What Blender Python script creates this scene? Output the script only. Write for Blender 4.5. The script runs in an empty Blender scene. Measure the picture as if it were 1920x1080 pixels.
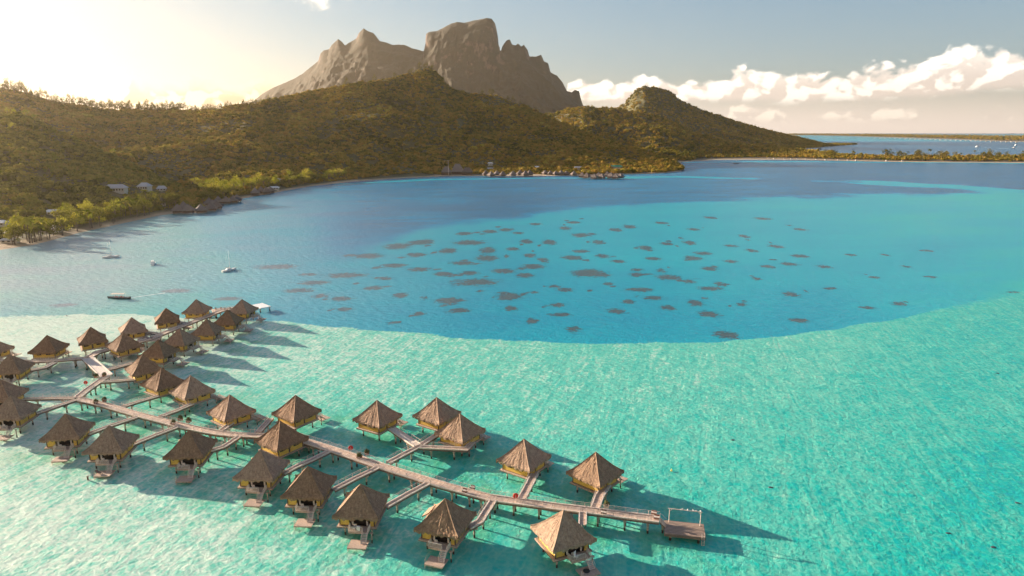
import bpy, math, random
import numpy as np
from mathutils import Vector, Matrix
R = math.radians
random.seed(7)
RNG = np.random.default_rng(11)
sc = bpy.context.scene
COL = sc.collection
# ------------------------------------------------------------------ camera
H = 75.0                      # drone height over the lagoon
PITCH = R(12.88)
FPX = 1297.0
cp, sp_ = math.cos(PITCH), math.sin(PITCH)
cam = bpy.data.objects.new('camera', bpy.data.cameras.new('camera'))
COL.objects.link(cam)
cam.location = (0, 0, H)
cam.rotation_euler = (math.pi/2 - PITCH, 0, 0)
cam.data.sensor_width = 36.0
cam.data.lens = 36.0*FPX/1920
cam.data.clip_start = 1.0
cam.data.clip_end = 120000.0
sc.camera = cam

def ray(px, py):
    dx = px-960.0; dy = 540.0-py
    return (dx, FPX*cp + dy*sp_, -FPX*sp_ + dy*cp)
def P(px, py, z=0.0):
    """ground point seen at a photo pixel, on the level z"""
    r = ray(px, py); t = (H-z)/(-r[2])
    return Vector((r[0]*t, r[1]*t, z))
def Q(px, py, Y):
    """point at a photo pixel at forward distance Y"""
    r = ray(px, py); t = Y/r[1]
    return Vector((r[0]*t, Y, H + r[2]*t))
def topix(x, y, z):
    dx, dy, dz = x, y, z-H
    f = dy*cp - dz*sp_
    u = dy*sp_ + dz*cp
    return 960+FPX*dx/f, 540-FPX*u/f

# ------------------------------------------------------------------ noise
def _h(ix, iy, iz, seed):
    n = (ix*374761393 + iy*668265263 + iz*1442695041 + seed*974634777) & 0xffffffff
    n = (n ^ (n >> 13))*1274126177 & 0xffffffff
    return ((n ^ (n >> 16)) & 0xffff)/65535.0
def vnoise(x, y, seed=0, z=None):
    x = np.asarray(x, float); y = np.asarray(y, float)
    ix = np.floor(x).astype(np.int64); iy = np.floor(y).astype(np.int64)
    fx = x-ix; fy = y-iy
    fx = fx*fx*(3-2*fx); fy = fy*fy*(3-2*fy)
    a = _h(ix, iy, 0, seed); b = _h(ix+1, iy, 0, seed); c = _h(ix, iy+1, 0, seed); d = _h(ix+1, iy+1, 0, seed)
    return (a*(1-fx)+b*fx)*(1-fy) + (c*(1-fx)+d*fx)*fy
def fbm(x, y, o=4, seed=0):
    s = 0; a = .5; t = 0
    for k in range(o):
        s = s + a*vnoise(np.asarray(x)*2**k, np.asarray(y)*2**k, seed+k*17); t += a; a *= .5
    return s/t
def ridged(x, y, o=4, seed=0):
    s = 0; a = .5; t = 0
    for k in range(o):
        s = s + a*(1-np.abs(2*vnoise(np.asarray(x)*2**k, np.asarray(y)*2**k, seed+k*31)-1)); t += a; a *= .5
    return s/t

# ------------------------------------------------------------------ objects
def tag(o, label=None, cat=None, group=None, kind=None):
    if label: o['label'] = label
    if cat: o['category'] = cat
    if group: o['group'] = group
    if kind: o['kind'] = kind
    return o
def thing(name, loc=(0, 0, 0), rz=0.0, label=None, cat=None, group=None):
    o = bpy.data.objects.new(name, None); COL.objects.link(o)
    o.empty_display_size = .5
    o.location = loc; o.rotation_euler = (0, 0, rz)
    return tag(o, label, cat, group)
def link_mesh(name, me, mats, parent=None, smooth=False):
    for m in (mats if isinstance(mats, (list, tuple)) else [mats]): me.materials.append(m)
    if smooth: me.polygons.foreach_set('use_smooth', np.ones(len(me.polygons), bool))
    o = bpy.data.objects.new(name, me); COL.objects.link(o)
    if parent: o.parent = parent
    return o
def np_mesh(name, V, F, n=4):
    """V (n,3), F (m,k) numpy"""
    me = bpy.data.meshes.new(name)
    V = np.asarray(V, np.float32); F = np.asarray(F, np.int32)
    me.vertices.add(len(V)); me.vertices.foreach_set('co', V.ravel())
    me.loops.add(F.size); me.loops.foreach_set('vertex_index', F.ravel())
    me.polygons.add(len(F)); me.polygons.foreach_set('loop_start', np.arange(0, F.size, F.shape[1], dtype=np.int32))
    me.update(calc_edges=True); me.validate()
    return me
def copy_tree(o, parent=None):
    c = o.copy(); COL.objects.link(c)
    if parent: c.parent = parent
    for ch in list(o.children): copy_tree(ch, c)
    return c

class MB:
    def __init__(s): s.v = []; s.f = []; s.m = []; s.cur = 0
    def add(s, vs, fs):
        b = len(s.v); s.v += [tuple(v) for v in vs]
        s.f += [tuple(i+b for i in f) for f in fs]; s.m += [s.cur]*len(fs)
    def box(s, c, d, rz=0.0, M=None):
        hx, hy, hz = d[0]/2, d[1]/2, d[2]/2
        vs = [Vector((x*hx, y*hy, z*hz)) for z in (-1, 1) for y in (-1, 1) for x in (-1, 1)]
        if M is None: M = Matrix.Rotation(rz, 3, 'Z')
        s.add([M @ v + Vector(c) for v in vs], [(0, 2, 3, 1), (4, 5, 7, 6), (0, 1, 5, 4), (2, 6, 7, 3), (0, 4, 6, 2), (1, 3, 7, 5)])
    def beam(s, a, b, w, h):
        a = Vector(a); b = Vector(b); d = b-a; L = d.length; d.normalize()
        side = d.cross(Vector((0, 0, 1)))
        if side.length < 1e-4: side = Vector((1, 0, 0))
        side.normalize(); up = side.cross(d)
        M = Matrix((side, d, up)).transposed()
        s.box((a+b)/2, (w, L, h), M=M)
    def cyl(s, a, b, r0, r1=None, n=8, cap=True):
        if r1 is None: r1 = r0
        a = Vector(a); b = Vector(b); d = (b-a).normalized()
        u = d.cross(Vector((0, 0, 1)))
        if u.length < 1e-4: u = Vector((1, 0, 0))
        u.normalize(); w = d.cross(u)
        vs = []
        for (c, r) in ((a, r0), (b, r1)):
            for k in range(n):
                t = 2*math.pi*k/n; vs.append(c + u*math.cos(t)*r + w*math.sin(t)*r)
        fs = [(k, (k+1) % n, n+(k+1) % n, n+k) for k in range(n)]
        if cap: fs += [tuple(range(n-1, -1, -1)), tuple(range(n, 2*n))]
        s.add(vs, fs)
    def tube(s, pts, rs, n=7):
        for k in range(len(pts)-1):
            s.cyl(pts[k], pts[k+1], rs[k], rs[k+1], n, cap=(k in (0, len(pts)-2)))
    def blob(s, c, r, sx=1, sy=1, sz=1, seg=8, rings=6, j=0.0):
        vs = []; fs = []
        c = Vector(c)
        for i in range(rings+1):
            ph = math.pi*i/rings
            for k in range(seg):
                th = 2*math.pi*k/seg
                q = 1+random.uniform(-j, j) if 0 < i < rings else 1
                vs.append(c+Vector((math.sin(ph)*math.cos(th)*r*sx*q, math.sin(ph)*math.sin(th)*r*sy*q, math.cos(ph)*r*sz*q)))
        for i in range(rings):
            for k in range(seg):
                fs.append((i*seg+k, (i+1)*seg+k, (i+1)*seg+(k+1) % seg, i*seg+(k+1) % seg))
        s.add(vs, fs)
    def build(s, name, mats, parent=None, smooth=False, flipy=False):
        me = bpy.data.meshes.new(name)
        v, f = s.v, s.f
        if flipy:
            v = [(a, -b, c) for a, b, c in v]; f = [t[::-1] for t in f]
        me.from_pydata(v, [], f); me.update()
        me.polygons.foreach_set('material_index', np.array(s.m, np.int32))
        return link_mesh(name, me, mats, parent, smooth)

# ------------------------------------------------------------------ node helpers
def new_mat(name):
    m = bpy.data.materials.new(name); m.use_nodes = True
    nt = m.node_tree; nt.nodes.clear()
    return m, nt
class N:
    """tiny node-graph writer"""
    flat = False
    def __init__(s, nt): s.nt = nt
    def n(s, t, ins=None, **kw):
        nd = s.nt.nodes.new(t)
        for k, v in kw.items(): setattr(nd, k, v)
        for k, v in (ins or {}).items(): s.put(nd.inputs[k], v)
        return nd
    def put(s, sock, v):
        if hasattr(v, 'is_output') or hasattr(v, 'links'): s.nt.links.new(v, sock)
        else:
            if sock.type == 'RGBA' and len(v) == 3: v = (*v, 1)
            sock.default_value = v
    def math(s, op, a, b=0.0, c=0.0, clamp=False):
        nd = s.n('ShaderNodeMath', {0: a, 1: b, 2: c}, operation=op); nd.use_clamp = clamp
        return nd.outputs[0]
    def smooth(s, v, a, b):
        nd = s.n('ShaderNodeMapRange', {'Value': v, 'From Min': a, 'From Max': b}, interpolation_type='SMOOTHSTEP')
        return nd.outputs[0]
    def mix(s, f, a, b, mode='MIX'):
        nd = s.nt.nodes.new('ShaderNodeMix'); nd.data_type = 'RGBA'; nd.blend_type = mode
        s.put(nd.inputs[0], f); s.put(nd.inputs[6], a); s.put(nd.inputs[7], b)
        return nd.outputs[2]
    def noise(s, vec, scale, detail=3, rough=.55, dist=0.0):
        nd = s.n('ShaderNodeTexNoise', {'Scale': scale, 'Detail': detail, 'Roughness': rough, 'Distortion': dist})
        if s.flat: nd.noise_dimensions = '2D'
        if vec is not None: s.put(nd.inputs['Vector'], vec)
        return nd.outputs[0]
    def scale(s, vec, v3, rot=(0, 0, 0)):
        nd = s.n('ShaderNodeMapping', vector_type='TEXTURE'); s.put(nd.inputs['Vector'], vec)
        nd.inputs['Scale'].default_value = [1/q for q in v3]; nd.inputs['Rotation'].default_value = rot
        return nd.outputs[0]
    def ramp(s, f, stops):
        nd = s.n('ShaderNodeValToRGB'); s.put(nd.inputs[0], f)
        cr = nd.color_ramp
        while len(cr.elements) < len(stops): cr.elements.new(.5)
        for e, (p, c) in zip(cr.elements, stops): e.position = p; e.color = (*c, 1)
        return nd.outputs[0]
    def bump(s, h, strength, dist, normal=None):
        nd = s.n('ShaderNodeBump', {'Height': h, 'Strength': strength, 'Distance': dist})
        if normal is not None: s.put(nd.inputs['Normal'], normal)
        return nd.outputs[0]
    def out(s, shader): s.n('ShaderNodeOutputMaterial', {'Surface': shader})
    def principled(s, col, rough=.8, normal=None, **ins):
        nd = s.n('ShaderNodeBsdfPrincipled', {'Base Color': col, 'Roughness': rough})
        if normal is not None: s.put(nd.inputs['Normal'], normal)
        for k, v in ins.items(): s.put(nd.inputs[k.replace('_', ' ')], v)
        return nd.outputs[0]
def simple(name, c1, c2, scale=2.0, rough=.85, bump=.3, bdist=.05, rnd=0.0, metal=0.0, det=4, stretch=(1, 1, 1)):
    m, nt = new_mat(name); g = N(nt)
    tc = g.n('ShaderNodeTexCoord').outputs['Object']
    v = g.scale(tc, stretch)
    f = g.noise(v, scale, det)
    f = g.smooth(f, .3, .7)
    col = g.mix(f, c1, c2)
    if rnd:
        r = g.n('ShaderNodeObjectInfo').outputs['Random']
        k = g.math('MULTIPLY_ADD', r, rnd*2, 1-rnd)
        hs = g.n('ShaderNodeHueSaturation', {'Color': col, 'Value': k}); col = hs.outputs[0]
    nrm = g.bump(f, bump, bdist) if bump else None
    g.out(g.principled(col, rough, nrm, Metallic=metal))
    return m
# ------------------------------------------------------------------ light, sky, clouds
SUN_AZ, SUN_EL = R(-63), R(13)            # azimuth from +Y, negative = to the left
sdir = Vector((math.sin(SUN_AZ)*math.cos(SUN_EL), math.cos(SUN_AZ)*math.cos(SUN_EL), math.sin(SUN_EL)))
sun = bpy.data.objects.new('sun', bpy.data.lights.new('sun', 'SUN')); COL.objects.link(sun)
sun.data.energy = SUN_E = 5.0; sun.data.angle = R(.53); sun.data.color = (1.0, .85, .68)
sun.rotation_euler = (-sdir).to_track_quat('-Z', 'Y').to_euler()
world = bpy.data.worlds.new('World'); sc.world = world; world.use_nodes = True
nt = world.node_tree; nt.nodes.clear(); g = N(nt); g.flat = True
sky = g.n('ShaderNodeTexSky', sky_type='NISHITA')
sky.sun_disc = False; sky.sun_elevation = SUN_EL; sky.sun_rotation = SUN_AZ
sky.altitude = 50; sky.air_density = 1.0; sky.dust_density = .6; sky.ozone_density = 1.6
skyc = g.mix(1.0, sky.outputs[0], (.050, .059, .080), 'MULTIPLY')
_vm = lambda op, a, b: g.n('ShaderNodeVectorMath', {0: a, 1: b}, operation=op).outputs[0]
skyc = _vm('DIVIDE', _vm('MULTIPLY', skyc, (.48, .44, .385)), _vm('ADD', skyc, (.44, .385, .335)))
gen = g.n('ShaderNodeTexCoord').outputs['Generated']
sep = g.n('ShaderNodeSeparateXYZ', {0: gen})
az = g.math('ARCTAN2', sep.outputs[0], sep.outputs[1])
el = g.math('ARCSINE', sep.outputs[2])
def azel(px, py):
    r = ray(px, py); L = math.sqrt(r[0]**2+r[1]**2+r[2]**2)
    return math.atan2(r[0], r[1]), math.asin(r[2]/L)
A0, A1, E1 = -1.0, 1.0, .25
azn = g.math('DIVIDE', g.math('SUBTRACT', az, A0), A1-A0)
def fcurve(pts):
    """elevation as a curve over azimuth"""
    nd = nt.nodes.new('ShaderNodeFloatCurve'); nt.links.new(azn, nd.inputs['Value'])
    c = nd.mapping.curves[0]; pts = sorted(pts)
    while len(c.points) < len(pts): c.points.new(.5, .5)
    for p, (a, e) in zip(c.points, pts): p.location = ((a-A0)/(A1-A0), max(0, e)/E1); p.handle_type = 'AUTO'
    nd.mapping.use_clip = False; nd.mapping.update()
    return g.math('MULTIPLY', nd.outputs[0], E1)
cc = g.n('ShaderNodeCombineXYZ', {0: az, 1: g.math('MULTIPLY', el, 1.35), 2: 0.0}).outputs[0]
def puffs(vec):
    a = g.n('ShaderNodeTexVoronoi', {'Vector': vec, 'Scale': 19.0, 'Detail': 2.0, 'Roughness': .55}, feature='F1', voronoi_dimensions='2D')
    b = g.noise(vec, 60.0, 5, .6)
    q = g.math('SUBTRACT', .62, a.outputs['Distance'])
    return g.math('ADD', g.math('MULTIPLY', q, .75), g.math('MULTIPLY', b, .45))
warp = g.n('ShaderNodeTexNoise', {'Vector': cc, 'Scale': 22.0, 'Detail': 4.0})
wv = g.n('ShaderNodeVectorMath', {0: warp.outputs['Color'], 1: (.5, .5, .5)}, operation='SUBTRACT').outputs[0]
wv = g.n('ShaderNodeVectorMath', {0: wv, 'Scale': .03}, operation='SCALE').outputs[0]
cc2 = g.n('ShaderNodeVectorMath', {0: cc, 1: wv}, operation='ADD').outputs[0]
ccs = g.n('ShaderNodeVectorMath', {0: cc2, 1: (-.010, .012, 0)}, operation='ADD').outputs[0]
p0 = puffs(cc2); p1 = puffs(ccs)
litf = g.smooth(g.math('SUBTRACT', p0, p1), -.10, .16)
def bank(top, base, amp, soft, seedoff, basesoft=.006):
    T = fcurve([azel(*q) for q in top]); B = fcurve([azel(*q) for q in base])
    d = g.math('ADD', g.math('SUBTRACT', T, el), g.math('MULTIPLY', g.math('SUBTRACT', p0, .35), amp))
    m1 = g.smooth(d, -soft*.4, soft)
    wob = g.math('MULTIPLY', g.math('SUBTRACT', g.noise(cc, 14.0, 4), .5), .012)
    m2 = g.smooth(g.math('ADD', g.math('SUBTRACT', el, B), wob), -basesoft, basesoft)
    m = g.math('MULTIPLY', g.math('MULTIPLY', m1, m2), g.smooth(g.math('SUBTRACT', el, T), .004, -.001))
    hgt = g.math('DIVIDE', g.math('SUBTRACT', el, B), g.math('MAXIMUM', g.math('SUBTRACT', T, B), .004), clamp=True)
    return m, hgt
# main cumulus bank (right), small cumulus under it, back-lit bank (left), single cloud (top)
mA, hA = bank([(960, 300), (1040, 250), (1060, 146), (1100, 132), (1150, 140), (1200, 133), (1260, 140), (1330, 138), (1400, 118), (1450, 128), (1520, 124), (1560, 127), (1640, 108), (1700, 110), (1750, 86), (1800, 76), (1850, 88), (1920, 84), (2100, 100)],
              [(960, 240), (1060, 190), (1200, 193), (1400, 188), (1560, 188), (1700, 180), (1800, 172), (1920, 164), (2100, 165)], .032, .006, 0)
mB, hB = bank([(1300, 260), (1340, 250), (1370, 200), (1420, 192), (1470, 205), (1500, 230), (1520, 206), (1580, 200), (1620, 205), (1680, 196), (1720, 204), (1745, 230), (1765, 214), (1790, 240), (1840, 220), (1880, 198), (1900, 205), (1930, 245), (2050, 260)],
              [(1300, 228), (1920, 224), (2050, 226)], .022, .005, 3)
mC, hC = bank([(-300, 200), (0, 300), (150, 300), (185, 158), (240, 142), (290, 146), (350, 140), (400, 148), (450, 143), (520, 150), (600, 165), (700, 200)],
              [(-300, 240), (0, 230), (700, 230)], .030, .012, 5)
nd = nt.nodes
cu, cv = azel(592, 12)
du = g.math('DIVIDE', g.math('SUBTRACT', az, cu), .044); dv = g.math('DIVIDE', g.math('SUBTRACT', el, cv), .020)
rr = g.math('ADD', g.math('MULTIPLY', du, du), g.math('MULTIPLY', dv, dv))
mD = g.smooth(g.math('ADD', g.math('SUBTRACT', 1.0, rr), g.math('MULTIPLY', g.math('SUBTRACT', p0, .5), 2.2)), -.2, .9)
# pale veil under the main bank
veil = g.math('MULTIPLY', g.smooth(el, .068, .0), g.smooth(az, -.1, .15))
skyc = g.mix(g.math('MULTIPLY', veil, .75), skyc, (.45, .375, .335))
def shade(h, lit, dark):
    f = g.math('ADD', g.math('MULTIPLY', litf, .65), g.math('MULTIPLY', h, .55), clamp=True)
    return g.mix(g.smooth(f, .10, .85), dark, lit)
skyc = g.mix(g.math('MULTIPLY', mB, .9), skyc, shade(hB, (.46, .40, .34), (.32, .275, .245)))
skyc = g.mix(g.math('MULTIPLY', mA, .96), skyc, shade(hA, (.56, .51, .45), (.34, .29, .258)))
skyc = g.mix(g.math('MULTIPLY', mC, .95), skyc, shade(hC, (.42, .34, .24), (.10, .065, .035)))
skyc = g.mix(g.math('MULTIPLY', mD, .85), skyc, shade(mD, (.7, .63, .52), (.48, .42, .34)))
bg = g.n('ShaderNodeBackground', {'Color': skyc, 'Strength': 1.0})
g.n('ShaderNodeOutputWorld', {'Surface': bg.outputs[0]})
sc.view_settings.view_transform = 'Standard'; sc.view_settings.look = 'None'
sc.view_settings.exposure = EXPO = 1.74; sc.view_settings.gamma = 1.0
# sunlit haze: one closed box of even, thin air around everything
HZ = True
if HZ:
    hb = MB(); hb.box((0, 0, 1000/2-15), (31400, 31400, 1000))
    m, nth = new_mat('haze_air'); gh = N(nth)
    vol = gh.n('ShaderNodeVolumePrincipled', {'Color': (1.0, .81, .58, 1), 'Density': 3.5e-5, 'Anisotropy': .72})
    gh.n('ShaderNodeOutputMaterial', {'Volume': vol.outputs[0]})
    hz = hb.build('haze', m); tag(hz, kind='stuff', label='thin warm sunlit haze filling the air over the lagoon', cat='haze')
world.cycles.sampling_method = 'MANUAL'; world.cycles.sample_map_resolution = 512
# ------------------------------------------------------------------ lagoon water: one sheet to the horizon
def pchip(xs, ys, x): return np.interp(x, xs, ys)
def growth(a, b, s0, g_):
    out = [a]; s = s0
    while abs(out[-1]) < abs(b): out.append(out[-1] + (s if b > a else -s)); s *= g_
    return out
xs = np.arange(-330, 640, 2.4)
xs = np.array(growth(xs[0], -15000, 3, 1.06)[::-1][:-1] + list(xs) + growth(xs[-1], 15000, 3, 1.06)[1:])
ys = np.arange(60, 1250, 2.4)
ys = np.array([-3000, -800, -200, -40, 20, 45] + list(ys) + growth(ys[-1], 15000, 2.6, 1.035)[1:])
XX, YY = np.meshgrid(xs, ys)
nx, ny = len(xs), len(ys)
V = np.stack([XX.ravel(), YY.ravel(), np.zeros(nx*ny)], 1)
ii = (np.arange(ny-1)[:, None]*nx + np.arange(nx-1)[None]).ravel()
F = np.stack([ii, ii+1, ii+nx+1, ii+nx], 1)
water_me = np_mesh('water', V, F)
Xf, Yf = V[:, 0], V[:, 1]
# azimuth-slope of each vertex and how the photographed shelf lines run on the water
slope = Xf/np.maximum(Yf, 5)
def line_from(pix):
    pts = [P(*q) for q in pix]
    s = np.array([p.x/p.y for p in pts]); y = np.array([p.y for p in pts]); o = np.argsort(s)
    return s[o], y[o]
bs, by = line_from([(-700, 590), (-300, 592), (0, 594), (250, 589), (500, 602), (640, 615), (760, 625), (900, 634), (1050, 640), (1200, 642), (1350, 641), (1480, 629), (1600, 611), (1700, 596), (1800, 574), (1860, 562), (1920, 548), (2200, 500), (2600, 470)])
sd = Yf - np.interp(slope, bs, by)                       # >0 : beyond the shelf edge
sd += (fbm(Xf/18, Yf/18, 4, 5)-.5)*9
# outer edge of the mid-blue lagoon, where the grey-blue channel begins
os_, oy = line_from([(-700, 560), (0, 548), (300, 548), (480, 540), (560, 520), (640, 485), (720, 455), (800, 425), (900, 412), (1000, 404), (1100, 390), (1200, 386), (1320, 380), (1420, 374), (1600, 366), (1750, 362), (1920, 358), (2300, 350)])
so = Yf - np.interp(slope, os_, oy)
so += (fbm(Xf/60, Yf/60, 5, 9)-.5)*100
# depth samples: photo pixel, depth 0 (pale sand) .. 1 (deep)
px_, py_ = topix(Xf, np.maximum(Yf, 30), 0*Xf)
def idw(samples, p=2.5, sc_=(1, 2.2)):
    num = np.zeros(len(Xf)); den = np.zeros(len(Xf))
    for (a, b, d) in samples:
        r = ((px_-a)*sc_[0])**2 + ((py_-b)*sc_[1])**2 + 400
        w = r**(-p/2); num += w*d; den += w
    return num/den
near = idw([(100, 640, .0), (60, 1000, .04), (300, 1000, .07), (350, 640, .02), (0, 800, .03), (560, 660, .10), (700, 700, .12), (900, 700, .15), (1200, 700, .17), (1100, 760, .17), (1500, 680, .18), (1500, 900, .23), (1300, 820, .20), (1700, 700, .25), (1850, 620, .27), (1900, 900, .30), (1750, 1050, .28), (1350, 1060, .22), (900, 1060, .20), (600, 1000, .12), (800, 850, .22), (200, 760, .14), (500, 800, .17)])
mid = idw([(200, 570, .24), (350, 560, .32), (450, 545, .42), (560, 570, .50), (700, 600, .50), (700, 540, .50), (900, 600, .52), (900, 500, .50), (1200, 560, .53), (1200, 450, .47), (1500, 560, .53), (1500, 450, .44), (1750, 470, .45), (1850, 520, .38), (1920, 545, .30), (1910, 490, .36), (1900, 430, .40), (1600, 400, .40), (1250, 400, .42), (1000, 420, .45), (1750, 395, .36), (1880, 395, .34)])
far = idw([(0, 520, .12), (200, 520, .18), (400, 500, .30), (500, 450, .50), (700, 420, .80), (750, 350, .80), (950, 380, .9), (1000, 350, .86), (1200, 360, .78), (1400, 355, .84), (1200, 335, .72), (1600, 350, .9), (1800, 345, .95), (1600, 320, .95), (1500, 310, .95), (1350, 340, .8), (1700, 290, .95), (1900, 290, .95), (100, 480, .14), (300, 430, .24), (450, 390, .42), (560, 370, .6)])  # left bay samples set paler: sky reflection painted in as shallow water
def streak(pix, half, noise=.5):
    """a shallow bar: pixels of its centre line, half width in metres"""
    pts = [P(*q) for q in pix]
    d = np.full(len(Xf), 1e9)
    for a, b in zip(pts[:-1], pts[1:]):
        ab = np.array([b.x-a.x, b.y-a.y]); L2 = ab@ab
        t = np.clip(((Xf-a.x)*ab[0]+(Yf-a.y)*ab[1])/L2, 0, 1)
        d = np.minimum(d, np.hypot(Xf-a.x-ab[0]*t, Yf-a.y-ab[1]*t))
    d = d + (fbm(Xf/60, Yf/90, 4, 21)-.5)*half*2*noise
    return np.clip(1-(d/half-.6)/.4, 0, 1)
st = np.zeros(len(Xf))
for pix, half, k in [([(1640, 343), (1700, 346), (1780, 349), (1870, 356)], 55, .40), ([(1760, 376), (1840, 377), (1960, 384)], 30, .22), ([(1290, 304), (1500, 303), (1920, 306), (2400, 310)], 30, .38),
                     ([(1150, 333), (1270, 331), (1400, 335)], 30, .42), ([(640, 345), (800, 337), (1000, 334), (1150, 334)], 16, .45), ([(1540, 340), (1600, 341)], 18, .6)]:
    w = streak(pix, half); far = far*(1-w) + k*w
def sstep(x, a, b):
    t = np.clip((x-a)/(b-a), 0, 1); return t*t*(3-2*t)
wo = sstep(so, -34, 34)
dep = mid*(1-wo) + far*wo
# second lagoon beyond the spit and the open sea beyond the reef
y2 = P(1700, 290).y
dep = np.where(Yf > y2*1.02, .93, dep)
mot = P(1800, 264).y
dep = np.where(Yf > mot*.86, .93 - .45*sstep(Yf, mot*.86, mot), dep)
dep = np.where(Yf > 12600, 1.05, dep)
dep = dep + (fbm(Xf/130, Yf/160, 4, 44)-.5)*.10*(dep > .3)
# reef heads
spots = [(1105, 512, 62, 8), (893, 529, 88, 7), (955, 556, 54, 7), (843, 564, 56, 7), (860, 582, 42, 5), (958, 578, 26, 5), (1050, 590, 42, 4), (1155, 583, 34, 5), (1074, 617, 30, 6), (1362, 628, 44, 8), (1197, 543, 54, 4), (1225, 559, 40, 4), (1178, 565, 26, 4), (1252, 577, 30, 5), (1304, 568, 30, 6), (1331, 589, 40, 6), (1253, 520, 46, 5), (1292, 528, 24, 4), (1330, 541, 46, 4), (1497, 601, 36, 4), (1627, 577, 28, 3), (1687, 570, 28, 4), (1484, 552, 30, 5), (1390, 571, 26, 3), (1000, 602, 26, 4), (786, 588, 24, 4), (735, 605, 20, 3), (752, 554, 26, 5), (720, 522, 30, 3),
         (840, 470, 34, 5), (882, 455, 60, 5), (915, 469, 30, 7), (912, 484, 46, 6), (868, 493, 44, 4), (832, 514, 36, 4), (880, 512, 36, 4), (944, 508, 44, 5), (1000, 500, 40, 5), (985, 516, 34, 5), (1020, 488, 18, 5), (993, 479, 24, 4), (962, 467, 28, 3), (1030, 454, 26, 5), (988, 453, 24, 4), (1073, 483, 40, 4), (1090, 471, 34, 3), (1122, 454, 26, 4), (1090, 441, 36, 4), (1060, 428, 22, 3), (1130, 480, 26, 4), (1160, 490, 28, 3), (1210, 465, 26, 5), (1225, 485, 30, 3), (1250, 457, 24, 3), (1292, 455, 24, 4), (1300, 484, 34, 4), (1318, 475, 32, 3), (1330, 504, 30, 4), (1350, 533, 24, 4), (1193, 515, 26, 4), (1195, 506, 22, 3), (1060, 543, 30, 4), (1040, 537, 22, 3), (1045, 572, 30, 4), (1140, 532, 20, 3), (1105, 545, 14, 2), (1240, 508, 18, 3), (1370, 490, 26, 3), (1410, 470, 22, 3), (1455, 462, 26, 3), (1395, 443, 18, 3), (1440, 500, 26, 3), (1500, 480, 30, 3), (1545, 500, 24, 3), (1595, 478, 20, 2), (1555, 541, 24, 2), (1640, 520, 22, 2), (1700, 500, 18, 2), (1740, 470, 16, 2), (1500, 430, 24, 2), (1300, 430, 24, 2), (1180, 425, 26, 3), (1155, 431, 22, 3), (1240, 418, 24, 2), (1332, 408, 26, 2), (950, 431, 26, 3), (972, 437, 22, 2), (918, 434, 30, 3), (870, 438, 30, 3), (1005, 420, 24, 2), (1075, 417, 26, 2),
         (790, 454, 50, 5), (745, 462, 56, 6), (690, 480, 60, 5), (650, 516, 80, 5), (780, 478, 36, 4), (740, 498, 50, 4), (785, 505, 44, 4), (700, 540, 40, 4), (640, 560, 44, 4), (590, 530, 60, 4), (645, 580, 34, 4), (600, 555, 30, 4), (830, 513, 34, 3), (1420, 523, 18, 3), (1480, 495, 34, 3), (1370, 461, 24, 2), (1430, 410, 30, 2), (1745, 519, 26, 2), (1900, 548, 24, 2), (1660, 478, 16, 2), (1000, 548, 22, 2), (900, 546, 16, 2), (948, 549, 18, 2), (560, 545, 60, 4), (520, 500, 80, 4), (430, 560, 50, 3), (120, 572, 50, 2), (330, 545, 60, 2)]
_r = random.Random(5)
for (a, b, w, h) in list(spots):
    if b < 625 and a > 600:
        for _ in range(_r.choice((0, 1, 1, 2))): spots.append((a+_r.uniform(-.9, .9)*w, b+_r.uniform(-9, 7), w*_r.uniform(.18, .5), h*_r.uniform(.25, .55)))
reef = np.full(len(Xf), -3.0)
for k, (a, b, w, h) in enumerate(spots):
    c = P(a, b); e = P(a+w/2, b); t_ = P(a, b-h*.85-.5); rx = (e.x-c.x)*.95; ry = max(t_.y-c.y, rx*.62)
    sel = (np.abs(Xf-c.x) < rx*2.5) & (np.abs(Yf-c.y) < ry*2.5)
    if not sel.any(): continue
    xx = (Xf[sel]-c.x)/rx; yy = (Yf[sel]-c.y)/ry
    an = (vnoise(xx*2.2+k*7.3, yy*2.2, 3)-.5)*.9
    reef[sel] = np.maximum(reef[sel], 1-np.hypot(xx, yy)+an*.6)
# weed and coral rubble around the piles of the bungalows turns the sand greener
GREEN = [(120, 690), (200, 800), (120, 850), (350, 860), (480, 900), (600, 940), (280, 740), (400, 770), (470, 640), (430, 650), (380, 690), (300, 640), (520, 800), (460, 840), (600, 870), (720, 900), (560, 900), (760, 830), (860, 860), (930, 920), (700, 980), (840, 990), (1000, 900), (1180, 960), (1250, 1000), (1110, 980), (1050, 920), (650, 800), (900, 870), (10, 780), (40, 700), (270, 820)]
grn = np.zeros(len(Xf))
for a, b in GREEN:
    c = P(a, b); grn = np.maximum(grn, np.exp(-((Xf-c.x)**2+(Yf-c.y)**2)/(2*9.0**2)))
sky_glare =   .85*np.clip(1-(px_-150)/900, 0, 1)**1.5*sstep(py_, 322, 400)*(1-sstep(py_, 540, 600)*.4)  # sky reflection and glare over the left bay, painted as a pale tint
shelf = np.clip(sd/(6+80*np.clip((px_-1720)/160, 0, 1)+40*np.clip((-px_+120)/160, 0, 1)), -1, 1)
def vattr(me, name, arr):
    at = me.attributes.new(name, 'FLOAT', 'POINT'); at.data.foreach_set('value', np.asarray(arr, np.float32))
vattr(water_me, 'near_depth', near); vattr(water_me, 'far_depth', dep); vattr(water_me, 'shelf', shelf)
vattr(water_me, 'sky_glare', sky_glare); vattr(water_me, 'reef', reef); vattr(water_me, 'weed', grn)

m, nt = new_mat('lagoon_water'); g = N(nt)
g.flat = True
pos = g.n('ShaderNodeNewGeometry').outputs['Position']
def attr(n_): return g.n('ShaderNodeAttribute', attribute_name=n_).outputs['Fac']
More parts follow.
